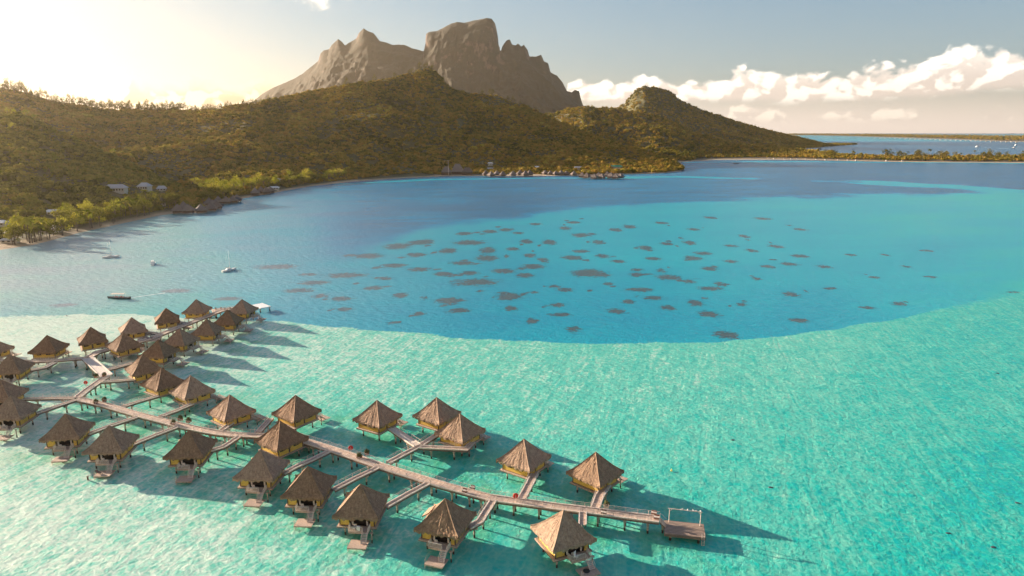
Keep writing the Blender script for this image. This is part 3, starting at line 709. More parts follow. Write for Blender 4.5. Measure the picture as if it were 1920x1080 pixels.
# ------------------------------------------------------------------ the thatched bungalow
ZP, ZE, ZA, HR, HWL, HPL = 2.4, 4.55, 9.1, 4.2, 3.25, 3.8
def roofcurve(t): return float(np.interp(t, [0, .08, .2, .4, .7, 1], [0, .045, .145, .345, .675, 1]))
def roof_mesh(seed, half=HR, ze=ZE, za=ZA, flap=False, name='roof'):
    r = random.Random(seed); nu, nt_ = 26, 22
    vs = []; fs = []; uvs = []
    h = za-ze
    ph = [r.uniform(0, 6.28) for _ in range(8)]
    for side in range(4):
        colj = [r.uniform(-.05, .05) for _ in range(nu+1)]
        ca, sa = [(0, -1), (1, 0), (0, 1), (-1, 0)][side]
        tx, ty = [(1, 0), (0, 1), (-1, 0), (0, -1)][side]
        b = len(vs)
        for i in range(nt_+1):
            t = i/nt_
            hh = half*(1-t)
            # steep upper slope, kicked-out eaves, corners pulled further out
            z = ze + h*roofcurve(t)
            for k in range(nu+1):
                s = -1+2*k/nu
                cor = abs(s)**4
                kick = (1-t)**3
                hx = hh*(1+.05*cor*kick)
                edge = min(1, (1-abs(s))*6)*(1 if t < 1 else 0)
                jz = (r.uniform(-.06, .06)+colj[k]+.03*math.sin(s*5+t*7+ph[side]))*edge*min(1, (1-t)*4)
                zz = z + .22*cor*kick + jz
                if i == 0: zz -= r.uniform(0, .34)
                bulge = .20*math.sin(math.pi*min(1, t*1.4))*(1-abs(s)**2)
                d = hx+bulge+(r.uniform(-.04, .06) if i <= 1 else 0)
                vs.append((ca*d + tx*s*hx, sa*d + ty*s*hx, zz)); uvs.append((s*hx*.12+.5+side, t))
        for i in range(nt_):
            for k in range(nu):
                p = b+i*(nu+1)+k; fs.append((p, p+1, p+nu+2, p+nu+1))
        # shaggy rim and the underside
        b2 = len(vs)
        for k in range(nu+1):
            x, y, z = vs[b+k]
            vs.append((x*.985, y*.985, z-.24-r.uniform(0, .34))); uvs.append((uvs[b+k][0], -.06))
        for k in range(nu+1):
            x, y, z = vs[b+k]
            vs.append((x*.62, y*.62, ze+.95)); uvs.append((uvs[b+k][0], -.3))
        for k in range(nu):
            fs.append((b+k, b2+k, b2+k+1, b+k+1)); fs.append((b2+k, b2+nu+1+k, b2+nu+2+k, b2+k+1))
    # hip ridges of bound thatch
    for sx_, sy_ in ((1, 1), (1, -1), (-1, 1), (-1, -1)):
        prev = None
        for i in range(0, 15):
            t = i/14*.995; hh = half*(1-t)*(1+.05*(1-t)**3); z = ze + h*roofcurve(t)+.22*(1-t)**3+.07
            c = Vector((sx_*hh, sy_*hh, z)); w = .16+r.uniform(-.02, .02)
            ring = [c+Vector((sx_*w*.2, -sy_*w, -.06)), c+Vector((0, 0, .13)), c+Vector((-sx_*w, sy_*w*.2, -.06))]
            b = len(vs); vs += [tuple(q) for q in ring]; uvs += [(0, t), (.5, t), (1, t)]
            if prev is not None: fs += [(prev, prev+1, b+1, b), (prev+1, prev+2, b+2, b+1)]
            prev = b
    b = len(vs); vs += [(.28, .28, za-.28), (-.28, .28, za-.28), (-.28, -.28, za-.28), (.28, -.28, za-.28), (0, 0, za+.22)]
    uvs += [(0, 0)]*5; fs += [(b, b+1, b+4), (b+1, b+2, b+4), (b+2, b+3, b+4), (b+3, b, b+4)]
    me = bpy.data.meshes.new(name); me.from_pydata(vs, [], fs); me.update()
    ul = me.uv_layers.new(name='UVMap'); li = np.zeros(len(me.loops), np.int32); me.loops.foreach_get('vertex_index', li)
    ul.data.foreach_set('uv', np.array(uvs, np.float32)[li].ravel())
    return me
def bungalow(variant, seed, m_=1, mirror=False):
    """local axes: entry on +x, lagoon side with balcony and bathing deck on -y (mirrored when flip)"""
    r = random.Random(seed); fl = mirror
    root = thing('bungalow')
    me = roof_mesh(seed); link_mesh('roof', me, M_thatch, root)
    p = MB(); p.box((0, 0, ZP-.09), (HPL*2, HPL*2, .18)); p.build('platform', M_deck, root, flipy=fl)
    j = MB()
    for q in (-2.4, 0, 2.4): j.box((0, q, ZP-.33), (HPL*2-.3, .22, .29))
    j.box((-HPL+.06, 0, ZP-.26), (.10, HPL*2-.02, .15)); j.box((HPL-.06, 0, ZP-.26), (.10, HPL*2-.02, .15))
    j.box((0, -HPL+.06, ZP-.26), (HPL*2-.26, .10, .15)); j.box((0, HPL-.06, ZP-.26), (HPL*2-.26, .10, .15))
    j.build('joists', M_under, root, flipy=fl)
    # walls: four panels, with the lagoon side open in the middle and the entry on +x
    w = MB(); zc, hz_ = (ZP+ZE+.55)/2, ZE+.55-ZP
    t = .12; a = HWL
    w.box((-a, 0, zc), (t, 2*a-t, hz_)); w.box((0, a, zc), (2*a+t, t, hz_))
    w.box((-a+.85, -a, zc), (1.7+t, t, hz_)); w.box((a-.35, -a, zc), (.7+t, t, hz_))
    w.box((a, -1.55, zc), (t, 2*a-3.1-.0-t, hz_)); w.box((a, 1.9, zc), (t, 2*(a-1.9)-t, hz_))
    w.build('wall', M_wall, root, flipy=fl)
    f = MB()
    for x, y in ((-a, -a), (a, -a), (a, a), (-a, a)): q = MB(); q.box((x*1.012, y*1.012, zc), (.20, .20, hz_)); q.build('corner_post', M_frame, root, flipy=fl)
    for s in (-1, 1):
        f.box((0, s*(a+.075), ZP+.06), (2*a-.25, .05, .12)) if s > 0 else f.box((-a+.9, -a-.075, ZP+.06), (1.5, .05, .12))
        f.box((s*(a+.075), 0, ZP+.06), (.05, 2*a-.25, .12)) if s < 0 else None
    f.build('skirting', M_frame, root, flipy=fl)
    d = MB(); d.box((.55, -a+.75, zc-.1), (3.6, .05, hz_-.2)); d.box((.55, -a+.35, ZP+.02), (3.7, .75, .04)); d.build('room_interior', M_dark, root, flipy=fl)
    for cx_ in (-.9, 1.9): cur = MB(); cur.box((cx_, -a+.10, ZP+.95), (.32, .12, 1.8)); cur.build('curtain', M_pale, root, flipy=fl)
    e = MB(); e.box((a-.15, .45, ZP+.98), (.06, .95, 1.95)); e.build('door', M_frame, root, flipy=fl)
    def win(x, y, nx_, ny_):
        o_ = MB(); sx_, sy_ = (1.3, .05) if ny_ else (.05, 1.3)
        for k in (-1, 1):
            o_.box((x+(k*.68 if ny_ else 0), y+(k*.68 if nx_ else 0), ZP+1.35), (.07 if ny_ else .08, .08 if ny_ else .07, .62))
            o_.box((x, y, ZP+1.35+k*.33), (1.43 if ny_ else .08, .08 if ny_ else 1.43, .06))
        wo_ = o_.build('window', M_frame, root, flipy=fl)
        p_ = MB(); p_.box((x, y, ZP+1.35), (1.28, .03, .58) if ny_ else (.03, 1.28, .58)); p_.build('pane', M_dark, wo_, flipy=fl)
    win(-1.5, a+.08, 0, 1); win(1.3, a+.08, 0, 1); win(-a-.08, -.9, 1, 0); win(a+.08, -1.5, 1, 0); win(a+.08, 2.2, 1, 0)
    # piles
    def pile(x, y, z1, rr=.19):
        q = MB(); q.cyl((x, y, -1.2), (x, y, z1), rr, rr*.9, 8); q.box((x, y, z1-.06), (.52, .52, .14)); q.build('pile', M_pile, root, flipy=fl)
    for x, y in ((-2.6, -2.6), (2.6, -2.6), (-2.6, 2.6), (2.6, 2.6)): pile(x, y, ZP-.48)
    # balcony over the water with its railing, stair and bathing deck
    b = MB(); b.box((.75, -HPL-.75, ZP-.12), (3.9, 1.48, .16)); b.box((.75, -HPL-1.44, ZP-.30), (3.7, .12, .2)); b.build('balcony', M_deck, root, flipy=fl)
    rl = MB(); x0, x1, y0, y1 = -1.15, 2.65, -HPL-.02, -HPL-1.42
    def rail(ax, ay, bx, by, n_):
        rl.beam((ax, ay, ZP+.92), (bx, by, ZP+.92), .07, .06); rl.beam((ax, ay, ZP+.12), (bx, by, ZP+.12), .05, .05)
        for k in range(n_+1):
            s = k/n_; rl.box((ax+(bx-ax)*s, ay+(by-ay)*s, ZP+.44), (.055, .055, .94))
    rail(x0, y0, x0, y1, 6); rail(x0, y1, 1.55, y1, 12); rail(x1, y0, x1, y1, 6)
    rl.build('railing', M_pale, root, flipy=fl)
    st = MB(); S0 = Vector((2.1, -HPL-1.5, ZP-.1)); S1 = Vector((2.1, -HPL-3.0, .95))
    for s in (-.48, .48): st.beam(S0+Vector((s, 0, 0)), S1+Vector((s, 0, 0)), .06, .18)
    for k in range(7):
        c = S0.lerp(S1, (k+.5)/7); st.box(c, (.9, .26, .05))
    for s in (-.5, .5):
        st.beam(S0+Vector((s, 0, .95)), S1+Vector((s, 0, .9)), .05, .05)
        for k in (0, 3, 6): c = S0.lerp(S1, k/6); st.box(c+Vector((s, 0, .48)), (.05, .05, .9))
    st.build('stair', M_pale, root, flipy=fl)
    ld = MB(); DX, DY = 1.2, -HPL-3.1
    ld.box((DX, DY, .86), (3.5, 2.7, .14)); ld.box((DX, DY-1.2, .70), (3.3, .14, .17)); ld.box((DX, DY+1.2, .70), (3.3, .14, .17))
    ld.build('bathing_deck', M_deck, root, flipy=fl)
    pile(DX+.1, DY, .72, .22); pile(DX+2.0, DY+1.9, ZP-.25, .14)
    la = MB()
    for s in (-.22, .22): la.box((DX-1.72, DY-.9+s, .35), (.06, .06, 2.9))
    for k in range(6): la.box((DX-1.72, DY-.9, -.6+k*.3), (.05, .42, .05))
    la.build('ladder', M_pale, root, flipy=fl)
    # lounge furniture in the shade of the balcony
    lo = MB(); lo.box((-.2, -HPL-.6, ZP+.30), (.6, 1.0, .08)); lo.box((-.2, -HPL-.1, ZP+.50), (.6, .10, .5)); lo.box((.7, -HPL-.6, ZP+.30), (.5, .5, .06))
    for x, y in ((-.42, -.2), (.02, -.2), (-.42, -1.0), (.02, -1.0), (.7, -.6)): lo.box((x, -HPL+y, ZP+.13), (.06, .06, .28))
    lo.build('lounge_seat', M_pale, root, flipy=fl)
    return root
BUN = {}
for v, mir in (('F', False), ('N', True)):
    BUN[v] = [bungalow(v, 900+k+(50 if mir else 0), mirror=mir) for k in range(3)]
def yaw_of(apex, L=None, B=None, R_=None):
    out = []
    z = ZE+.05
    if L and B: d = P(*B, z)-P(*L, z); out.append(math.atan2(d.y, d.x))
    if B and R_: d = P(*R_, z)-P(*B, z); out.append(math.atan2(d.y, d.x)-math.pi/2)
    return out
HOUSES = [
 # type, apex, left corner, front corner, right corner (or None), extra yaw, label
 ('F', (1056.7, 957), (999, 989), (1036, 1036), (1117, 1011), 90, 'sandy thatched bungalow nearest of all, with a white chair on its balcony'),
 ('F', (834.8, 935.8), (781, 992), (853, 1004), (889, 961), 0, 'thatched bungalow with a raised flap on its left roof slope, in the front row'),
 ('F', (676, 908.5), (626, 967), (708, 971.5), (726.5, 929), 0, 'thatched bungalow in the front row with a white towel on its balcony'),
 ('F', (577, 875), (528, 930), (610, 935), (627.5, 897), 0, 'thatched front row bungalow directly left of the one with the white towel'),
 ('F', (488, 844), (440, 893.5), (510, 898), (537.5, 863.5), 0, 'thatched bungalow just below the hut that stands against the main pier'),
 ('F', (354, 807), (308.5, 853), (381, 851), (401, 827), 0, 'thatched front row bungalow left of the wide gap'),
 ('F', (204, 799), (155, 847), (222, 844), (252, 816), 0, 'thatched bungalow with a brown sunbed on its low bathing deck'),
 ('F', (122, 776.5), (76.5, 821), (148, 815), (172, 795), 0, 'thatched bungalow with an empty square bathing deck, second whole one from the left edge'),
 ('F', (20, 742.5), (-26, 782), (42, 783), (70.5, 761), 0, 'thatched bungalow cut by the left edge, lowest of the three at that edge'),
 ('F', (0, 712), (-46, 750), (24, 748), (50, 731), 0, 'half hidden thatched bungalow behind the lowest one at the left edge'),
 ('F', (18, 665), (-24, 700), (38, 697), (60, 682), 0, 'thatched bungalow at the left edge with a branch walkway on its right'),
 ('N', (-20, 632), (-58, 662), (-16, 665), (13, 653), 0, 'sliver of a thatched bungalow farthest up on the left edge'),
 ('N', (1116.9, 848.3), (1063, 886.6), (1124.5, 911), (1169.4, 884), 0, 'tan thatched bungalow behind the pier with a pale sunlit deck, farthest right of all'),
 ('N', (982.3, 823.6), (932.7, 864.7), (992, 883), (1030, 857), 0, 'tan thatched bungalow behind the pier, opposite the red lifebuoy'),
 ('N', (862, 776), (818, 812), (867, 828), (908, 805), 0, 'thatched bungalow overlapping another one at the forked walkway'),
 ('N', (818.5, 745.5), (777.5, 780), (820, 793), (861, 771), 0, 'thatched bungalow partly hidden behind its neighbour at the forked walkway'),
 ('N', (706.5, 751), (663, 787), (713, 800), (752, 780), 0, 'thatched bungalow at the upper end of the wide white gangway fork'),
 ('N', (525, 790), (481, 825), (524, 843), (573, 822), 0, 'large thatched hut with bright ochre walls standing right against the main pier'),
 ('N', (554, 741.5), (512.5, 774), (551, 788), (599, 768), 0, 'thatched bungalow with ochre walls just behind the big pier hut'),
 ('N', (430.5, 740.5), (388, 773), (417, 787), (477, 766), 0, 'thatched bungalow behind the pier beside the leftmost pair of planters'),
 ('N', (357, 704.5), (321, 734.5), (348, 753), (403, 733), 0, 'thatched bungalow with a pale deck beside it, third of the leaning row above the pier'),
 ('N', (302.5, 690), (265, 717.5), (291, 733), (340, 714), 0, 'thatched bungalow with a long low walkway, second of the leaning row above the pier'),
 ('N', (267, 665.5), (238.5, 693), (245, 703), (297, 691), 0, 'thatched bungalow with a dark door facing the walkway above the pier'),
 ('S', (296.5, 637), (267, 664), (311, 669), (329, 656), 0, 'dark thatched bungalow nearest in the double row'),
 ('S', (336.5, 616), (308, 641), (352, 647.5), (367, 637), 0, 'dark thatched bungalow second from the near end of the double row to the white jetty'),
 ('S', (387, 598.5), (358.5, 627), (403, 628), (418, 615), 0, 'dark thatched bungalow, middle one of the double row to the white jetty'),
 ('S', (426, 581), (401.5, 605), (443, 606.5), (453, 596), 0, 'dark thatched bungalow just before the last one beside the white jetty'),
 ('S', (453.5, 561.5), (431, 583.5), (470, 587.5), (484.5, 577.5), 0, 'dark thatched bungalow at the far end, touching the white jetty'),
 ('N', (367.5, 561.5), (344.3, 585.8), (382.8, 586.8), (392.5, 575), 0, 'thatched bungalow with two little windows, farthest back of the left line'),
 ('N', (311, 578), (289.7, 594.5), (291.7, 605), (335, 600.5), 0, 'thatched bungalow with a sunlit left roof slope, second farthest of the left line'),
 ('N', (246.7, 595.5), (224.7, 612), (226, 622), (272, 615), 0, 'thatched bungalow with a short bridge on its right, third farthest of the left line'),
 ('N', (231, 624), (198, 648), (214, 656), (262, 645), 0, 'thatched bungalow with long plain ochre walls at the head of the white gangway'),
 ('N', (170, 613.5), (146, 632), (153, 643), (198, 637), 0, 'thatched bungalow standing just beyond the top of the white gangway'),
 ('N', (88, 629), (57, 660), (102, 662), (118, 643), 0, 'thatched bungalow above the long left walkway with two windows in its ochre wall'),
]
H_INFO = []
used = set()
for k, (ty, ap, L, B, R_, ex, lab) in enumerate(HOUSES):
    ys_ = yaw_of(ap, L, B, R_)
    y0 = math.atan2(sum(math.sin(a) for a in ys_), sum(math.cos(a) for a in ys_))
    if ty == 'S': rot, key = y0+math.pi/2, 'F'
    else: rot, key = y0+R(ex), ty
    c = P(*ap, ZA)
    proto = BUN[key][k % 3]
    if (key, k % 3) in used: o = copy_tree(proto)
    else: o = proto; used.add((key, k % 3))
    o.location = (c.x, c.y, 0); o.rotation_euler = (0, 0, rot)
    tag(o, lab, 'bungalow', 'overwater thatched bungalows on piles')
    H_INFO.append((c, rot, key, o))
    if DEBUG: print('HOUSE', k, ty, [round(math.degrees(a)) for a in ys_], [round(v, 1) for v in c[:2]])
# details that single some of them out
def loc(k, x, y, z, mirror=None):
    c, rot, key, o = H_INFO[k]
    if key == 'N': y = -y
    v = Matrix.Rotation(rot, 3, 'Z') @ Vector((x, y, 0)); return Vector((c.x+v.x, c.y+v.y, z))
fm = MB(); fm.add([(-.06-HR*.62, -1.5, ZE+2.1), (-.06-HR*.62, 1.5, ZE+2.1), (-HR*.98, 1.5, ZE+1.15), (-HR*.98, -1.5, ZE+1.15), (-.06-HR*.62, -1.5, ZE+1.85), (-.06-HR*.62, 1.5, ZE+1.85), (-HR*.98, 1.5, ZE+.9), (-HR*.98, -1.5, ZE+.9)],
                  [(0, 1, 2, 3), (7, 6, 5, 4), (2, 6, 7, 3), (0, 3, 7, 4), (1, 5, 6, 2), (0, 4, 5, 1)])
fm.build('roof_flap', M_thatch, H_INFO[1][3])

# ------------------------------------------------------------------ piers and walkways
def offset_poly(pts, d):
    out = []
    for i, p in enumerate(pts):
        a = (pts[i]-pts[i-1]).normalized() if i > 0 else (pts[1]-pts[0]).normalized()
        b = (pts[i+1]-pts[i]).normalized() if i < len(pts)-1 else a
        n = Vector((-(a.y+b.y), a.x+b.x, 0))
        if n.length < 1e-3: n = Vector((-a.y, a.x, 0))
        n.normalize(); k = max(.4, n.dot(Vector((-a.y, a.x, 0)))); out.append(p+n*(d/k))
    return out
def strip(mb, pts, d0, d1, z0, z1, uvs=None):
    A = offset_poly(pts, d0); B = offset_poly(pts, d1); vs = []; fs = []; n = len(pts)
    for i in range(n):
        for q, dz in ((A[i], z1), (B[i], z1), (B[i], z0), (A[i], z0)): vs.append((q.x, q.y, q.z+dz))
    for i in range(n-1):
        for k in range(4): fs.append((i*4+k, (i+1)*4+k, (i+1)*4+(k+1) % 4, i*4+(k+1) % 4))
    fs += [(3, 2, 1, 0), tuple((n-1)*4+k for k in range(4))]
    mb.add(vs, [f[::-1] for f in fs])
def walk(name, pix, z, w, label, cat='walkway', group=None, rails='both', kerb=True, zz=None, pile_gap=7.5, pts=None, planks=M_plank, ends=(0, 0), wires=3, skip0=False):
    if pts is None: pts = [P(a, b, (zz[i] if zz else z)) for i, (a, b) in enumerate(pix)]
    base = pts[0].copy(); base.z = 0
    loc_ = [p-base for p in pts]
    root = thing(name, base, 0, label, cat, group)
    # deck with a running coordinate along its length
    A = offset_poly(loc_, w/2); B = offset_poly(loc_, -w/2); vs = []; fs = []; uv = []; L = 0
    for i, (a, b) in enumerate(zip(A, B)):
        if i: L += (loc_[i]-loc_[i-1]).length
        for q, dz, v in ((a, 0, 0), (b, 0, w), (b, -.16, w), (a, -.16, 0)): vs.append((q.x, q.y, q.z+dz)); uv.append((L, v))
    n = len(loc_)
    for i in range(n-1):
        for k in range(4): fs.append((i*4+k, i*4+(k+1) % 4, (i+1)*4+(k+1) % 4, (i+1)*4+k)[::-1])
    fs += [(0, 1, 2, 3), tuple((n-1)*4+k for k in (3, 2, 1, 0))]
    me = bpy.data.meshes.new('deck'); me.from_pydata(vs, [], fs); me.update()
    ul = me.uv_layers.new(name='UVMap'); li = np.zeros(len(me.loops), np.int32); me.loops.foreach_get('vertex_index', li)
    ul.data.foreach_set('uv', np.array(uv, np.float32)[li].ravel())
    link_mesh('deck', me, planks, root)
    bm = MB(); strip(bm, loc_, w/2-.05, w/2-.25, -.50, -.17); strip(bm, loc_, -w/2+.25, -w/2+.05, -.50, -.17); bm.build('beam', M_under, root)
    if kerb:
        kb = MB(); strip(kb, loc_, w/2+.04, w/2-.22, .003, .17); strip(kb, loc_, -w/2+.22, -w/2-.04, .003, .17); kb.build('kerb', M_pale, root)
    # stations along the path
    def stations(gap, end=.3):
        out = []
        for i in range(n-1):
            a, b = loc_[i], loc_[i+1]; l_ = (b-a).length; m__ = max(1, round(l_/gap))
            for k in range(m__):
                s = (k+.5)/m__ if gap > 3 else k/m__; out.append((a.lerp(b, s), (b-a).normalized()))
        return out
    rm_ = MB()
    for sd_ in (1, -1):
        if rails == 'left' and sd_ < 0 or rails == 'right' and sd_ > 0 or rails == 'none': continue
        path = offset_poly(loc_, sd_*(w/2-.02))
        for a, b in zip(path[:-1], path[1:]):
            for hgt in ((.98, .66, .36)[:wires]): rm_.beam(a+Vector((0, 0, hgt)), b+Vector((0, 0, hgt)), .045 if hgt > .9 else .028, .045 if hgt > .9 else .028)
        for c, d in stations(2.2):
            q = c+Vector((-d.y, d.x, 0))*sd_*(w/2-.02); rm_.box((q.x, q.y, q.z+.53), (.06, .06, .98))
    if rm_.v: rm_.build('railing', M_pale, root)
    for c, d in stations(pile_gap):
        c = c+d*ends[0]
        q = MB(); nrm_ = Vector((-d.y, d.x, 0))
        zt = c.z-.5
        q.beam(c-nrm_*(w/2+.05)-Vector((0, 0, .5+.16)), c+nrm_*(w/2+.05)-Vector((0, 0, .5+.16)), .36, .30)
        for s in ((-1, 1) if w > 1.7 else (0,)):
            e = c+nrm_*s*(w/2-.35); q.cyl((e.x, e.y, -1.2), (e.x, e.y, zt-.32), .20, .19, 8); q.cyl((e.x, e.y, zt-.75), (e.x, e.y, zt-.30), .20, .30, 8)
        q.build('pile', M_pile, root)
    return root, pts
ZD = 2.75
main_px = [(144, 747.5), (170, 753), (196, 759), (228, 768.5), (259, 777.5), (293, 786), (326, 794.5), (356, 801.5), (385, 807.5), (412, 812), (437, 814.5), (480, 816.5), (520, 817), (550, 820), (573, 827), (610, 838.5), (647, 851), (680, 862), (713, 873.5), (755, 886.5), (797, 899.5), (830, 909.5), (873, 921), (895, 927), (916, 932.5), (945, 937), (985, 942), (1040, 949.5), (1095, 956), (1150, 963), (1195, 969), (1236, 974)]
G_W = 'branch walkways of the bungalows'
MAIN, mpts = walk('main_pier', main_px, ZD, 2.3, 'long pale wooden main pier crossing the whole village with wire railings on both sides', 'pier', pile_gap=7.2)
walk('side_pier', [(144, 746), (163, 731), (183, 717), (200, 705)], ZD+.06, 2.1, 'short wooden pier linking the left end of the main pier to the white gangway', 'pier', pile_gap=7)
walk('gangway', [(200, 704), (164, 671)], ZD+.10, 3.3, 'broad white gangway with solid white sides at the far left', 'gangway', rails='none', planks=M_pale, pile_gap=9)
BR = [
 ([(256, 782), (210, 797), (163, 814)], 1.3, 'branch walkway to the bungalow with the empty square bathing deck'),
 ([(333, 800), (290, 816), (246, 834)], 1.3, 'branch walkway to the bungalow with the brown sunbed'),
 ([(450, 817), (432, 829), (418, 838), (394, 845)], 1.3, 'branch walkway with a kink before the lone front bungalow at the gap'),
 ([(141, 750), (105, 762), (67, 775)], 1.3, 'branch walkway from the pier head to the lowest bungalow at the left edge'),
 ([(141, 746), (95, 746.5), (44, 747.5)], 1.3, 'level branch walkway running straight left from the pier head'),
 ([(617, 846), (580, 864), (553, 876), (530, 888)], 1.3, 'branch walkway reaching the bungalow below the big pier hut'),
 ([(707, 877), (665, 897), (625, 918)], 1.3, 'branch walkway leaving the pier beside the dark green planters'),
 ([(803, 906), (765, 926), (723, 950)], 1.3, 'branch walkway to the bungalow with the white towel'),
 ([(925, 938), (912, 958), (900, 977), (878, 989)], 1.5, 'kinked branch walkway to the bungalow with the roof flap'),
 ([(1093, 960), (1092, 984)], 1.5, 'short branch walkway to the nearest sandy roofed bungalow'),
 ([(728, 867), (757, 851.5), (785, 837)], 1.4, 'branch walkway from the main pier to the fork'),
 ([(785, 837), (803, 825), (822, 813)], 1.4, 'arm of the fork to the half hidden bungalow'),
 ([(787, 838), (830, 840), (873, 842), (886, 829)], 1.5, 'right arm of the fork that wraps around the overlapping bungalow'),
 ([(978, 935), (991, 911), (1003, 888)], 1.7, 'branch walkway rising beside the red lifebuoy to a rear bungalow'),
 ([(1116, 952), (1124, 930), (1138, 909)], 1.8, 'branch walkway curving up to the farthest right bungalow'),
 ([(483, 811), (495, 798), (508, 784)], 1.5, 'branch walkway passing left of the big pier hut'),
 ([(416, 806), (424, 800), (434, 793)], 1.5, 'very short branch walkway beside the leftmost pair of planters'),
 ([(300, 781), (330, 770), (361, 757)], 1.3, 'branch walkway to the third bungalow of the leaning row'),
 ([(230, 762), (262, 752), (297, 742)], 1.3, 'branch walkway to the second bungalow of the leaning row'),
 ([(190, 716), (222, 714), (258, 711)], 1.3, 'branch walkway to the bungalow with the dark door'),
 ([(203, 693), (225, 687), (250, 680)], 1.5, 'sunny branch walkway leaving the side of the white gangway'),
 ([(104, 679), (84, 689), (57, 694)], 1.3, 'branch walkway bending down to the left edge bungalow'),
]
for k, (px, w, lab) in enumerate(BR): walk('walkway', px, ZD+.05, w, lab, group=G_W, pile_gap=6.5, zz=None, wires=2)
walk('wide_gangway', [(783, 835), (757, 818), (735, 803)], ZD+.12, 2.0, 'pale gangway with white hand rails at the fork, leading to the upper left bungalow', 'gangway', rails='both', planks=M_pale, pile_gap=6, wires=1)
walk('long_walkway', [(163, 671), (118, 674.5), (60, 678), (20, 676), (-60, 672)], ZD+.03, 1.9, 'long straight walkway running from the white gangway out past the left edge', pile_gap=7.5, wires=2)
walk('row_pier', [(166, 670), (183, 660), (203, 655), (222, 653), (258, 641), (285, 634), (308, 624), (330, 615), (352, 607), (377, 597), (400, 588), (418, 581), (440, 578)], ZD+.08, 2.6, 'brown pier running up between the two rows of dark bungalows to the white jetty', 'pier', pile_gap=7.5, wires=2)
walk('walkway', [(334, 604), (352, 606)], ZD, 1.4, 'little bridge right of the second farthest bungalow of the left line', group=G_W, pile_gap=6, wires=2)
walk('walkway', [(272, 622), (291, 625), (309, 627)], ZD, 1.4, 'little bridge right of the third farthest bungalow of the left line', group=G_W, pile_gap=6, wires=2)
# end dock with its timber frame
def dock():
    c = P(1283, 993, 1.55); root = thing('swim_dock', (c.x, c.y, 0), 0, 'square timber swimming dock with a tall open frame at the end of the main pier', 'dock')
    pA, pB, pC, pD = [P(x, y, 1.6)-Vector((c.x, c.y, 0)) for x, y in ((1248, 975), (1322, 983), (1320, 1008), (1243, 1000))]
    mid0, mid1 = (pA+pD)/2, (pB+pC)/2; wid = ((pA-pD).length+(pB-pC).length)/2
    d = (mid1-mid0).normalized(); n = Vector((-d.y, d.x, 0))
    mb = MB(); mb.beam(mid0-Vector((0, 0, .08)), mid1-Vector((0, 0, .08)), wid, .16)
    nb = int(wid/.24)
    mb.build('deck', M_plank, root)
    e = MB()
    for s in (-1, 1): e.beam(mid0+n*s*(wid/2+.04)-Vector((0, 0, .30)), mid1+n*s*(wid/2+.04)-Vector((0, 0, .30)), .12, .40)
    for q in (mid0, mid1): e.beam(q+n*(wid/2-.05)-Vector((0, 0, .33)), q-n*(wid/2-.05)-Vector((0, 0, .33)), .12, .3)
    e.build('edge_beam', M_under, root)
    slats = MB()
    for k in range(nb):
        s = -wid/2+.12+k*.24
        if k % 2: slats.beam(mid0+n*s+Vector((0, 0, .013)), mid1+n*s+Vector((0, 0, .013)), .20, .02)
    slats.build('deck_slats', M_deck, root)
    Lx = (mid1-mid0).length
    for s, t in ((-1, .15), (-1, .85), (1, .15), (1, .85)):
        q = mid0.lerp(mid1, t)+n*s*(wid/2-.6); pm = MB(); pm.cyl((q.x, q.y, -1.2), (q.x, q.y, 1.15), .24, .24, 8); pm.build('pile', M_pile, root)
    fr = MB(); f0 = mid0.lerp(mid1, .12)+n*(wid/2-.7); f1 = mid0.lerp(mid1, .90)+n*(wid/2-.9)
    for q in (f0, f1): fr.beam(q+Vector((0, 0, 0)), q+Vector((.02, 0, 3.0)), .13, .13)
    fr.beam(f0+Vector((0, 0, 2.95))-d*.3, f1+Vector((0, 0, 2.95))+d*.3, .12, .12)
    fr.beam(f0+Vector((0, 0, 2.4)), f0+d*.55+Vector((0, 0, 2.9)), .08, .08); fr.beam(f1+Vector((0, 0, 2.4)), f1-d*.55+Vector((0, 0, 2.9)), .08, .08)
    fr.build('frame', M_pale, root)
    la = MB(); q = mid1-d*.4-n*(wid/2+.12)
    for s in (-.25, .25): la.beam(q+d*s+Vector((0, 0, -1.9)), q+d*s+Vector((0, 0, .95)), .05, .05)
    for k in range(7): la.beam(q-d*.25+Vector((0, 0, -1.5+k*.3)), q+d*.25+Vector((0, 0, -1.5+k*.3)), .04, .04)
    la.build('ladder', M_pale, root)
    # small white sea birds on the frame
    for k, t in enumerate((.40, .58, .76, .84, .985)):
        bq = f0.lerp(f1, t)+Vector((c.x, c.y, 3.01)); b = MB()
        b.blob((0, 0, .13), .11, 1.5, .8, .85); b.blob((.14, 0, .25), .06, 1.0, .9, 1.0, 6, 4); b.cyl((.18, 0, .25), (.26, 0, .24), .018, .004, 5); b.cyl((-.13, 0, .14), (-.30, 0, .12), .05, .02, 5)
        b.cyl((.0, .03, .0), (.0, .03, .07), .012, .012, 4); b.cyl((.0, -.03, .0), (.0, -.03, .07), .012, .012, 4)
        o = b.build('sea_bird', M_white, smooth=True); o.location = bq; o.rotation_euler = (0, 0, 1.2*k)
        tag(o, 'tiny white sea bird perched on the timber frame of the swimming dock', 'bird', 'birds on the dock frame')
    r_ = MB(); a = P(1237, 974, ZD); b = P(1250, 984, 1.65)
    return root
dock()
walk('dock_ramp', None, 0, 1.1, 'short sloping ramp from the pier end down to the swimming dock', 'ramp', pts=[P(1237, 974, ZD-.02), P(1249, 985, 1.68)], rails='both', pile_gap=30, kerb=False, wires=1)
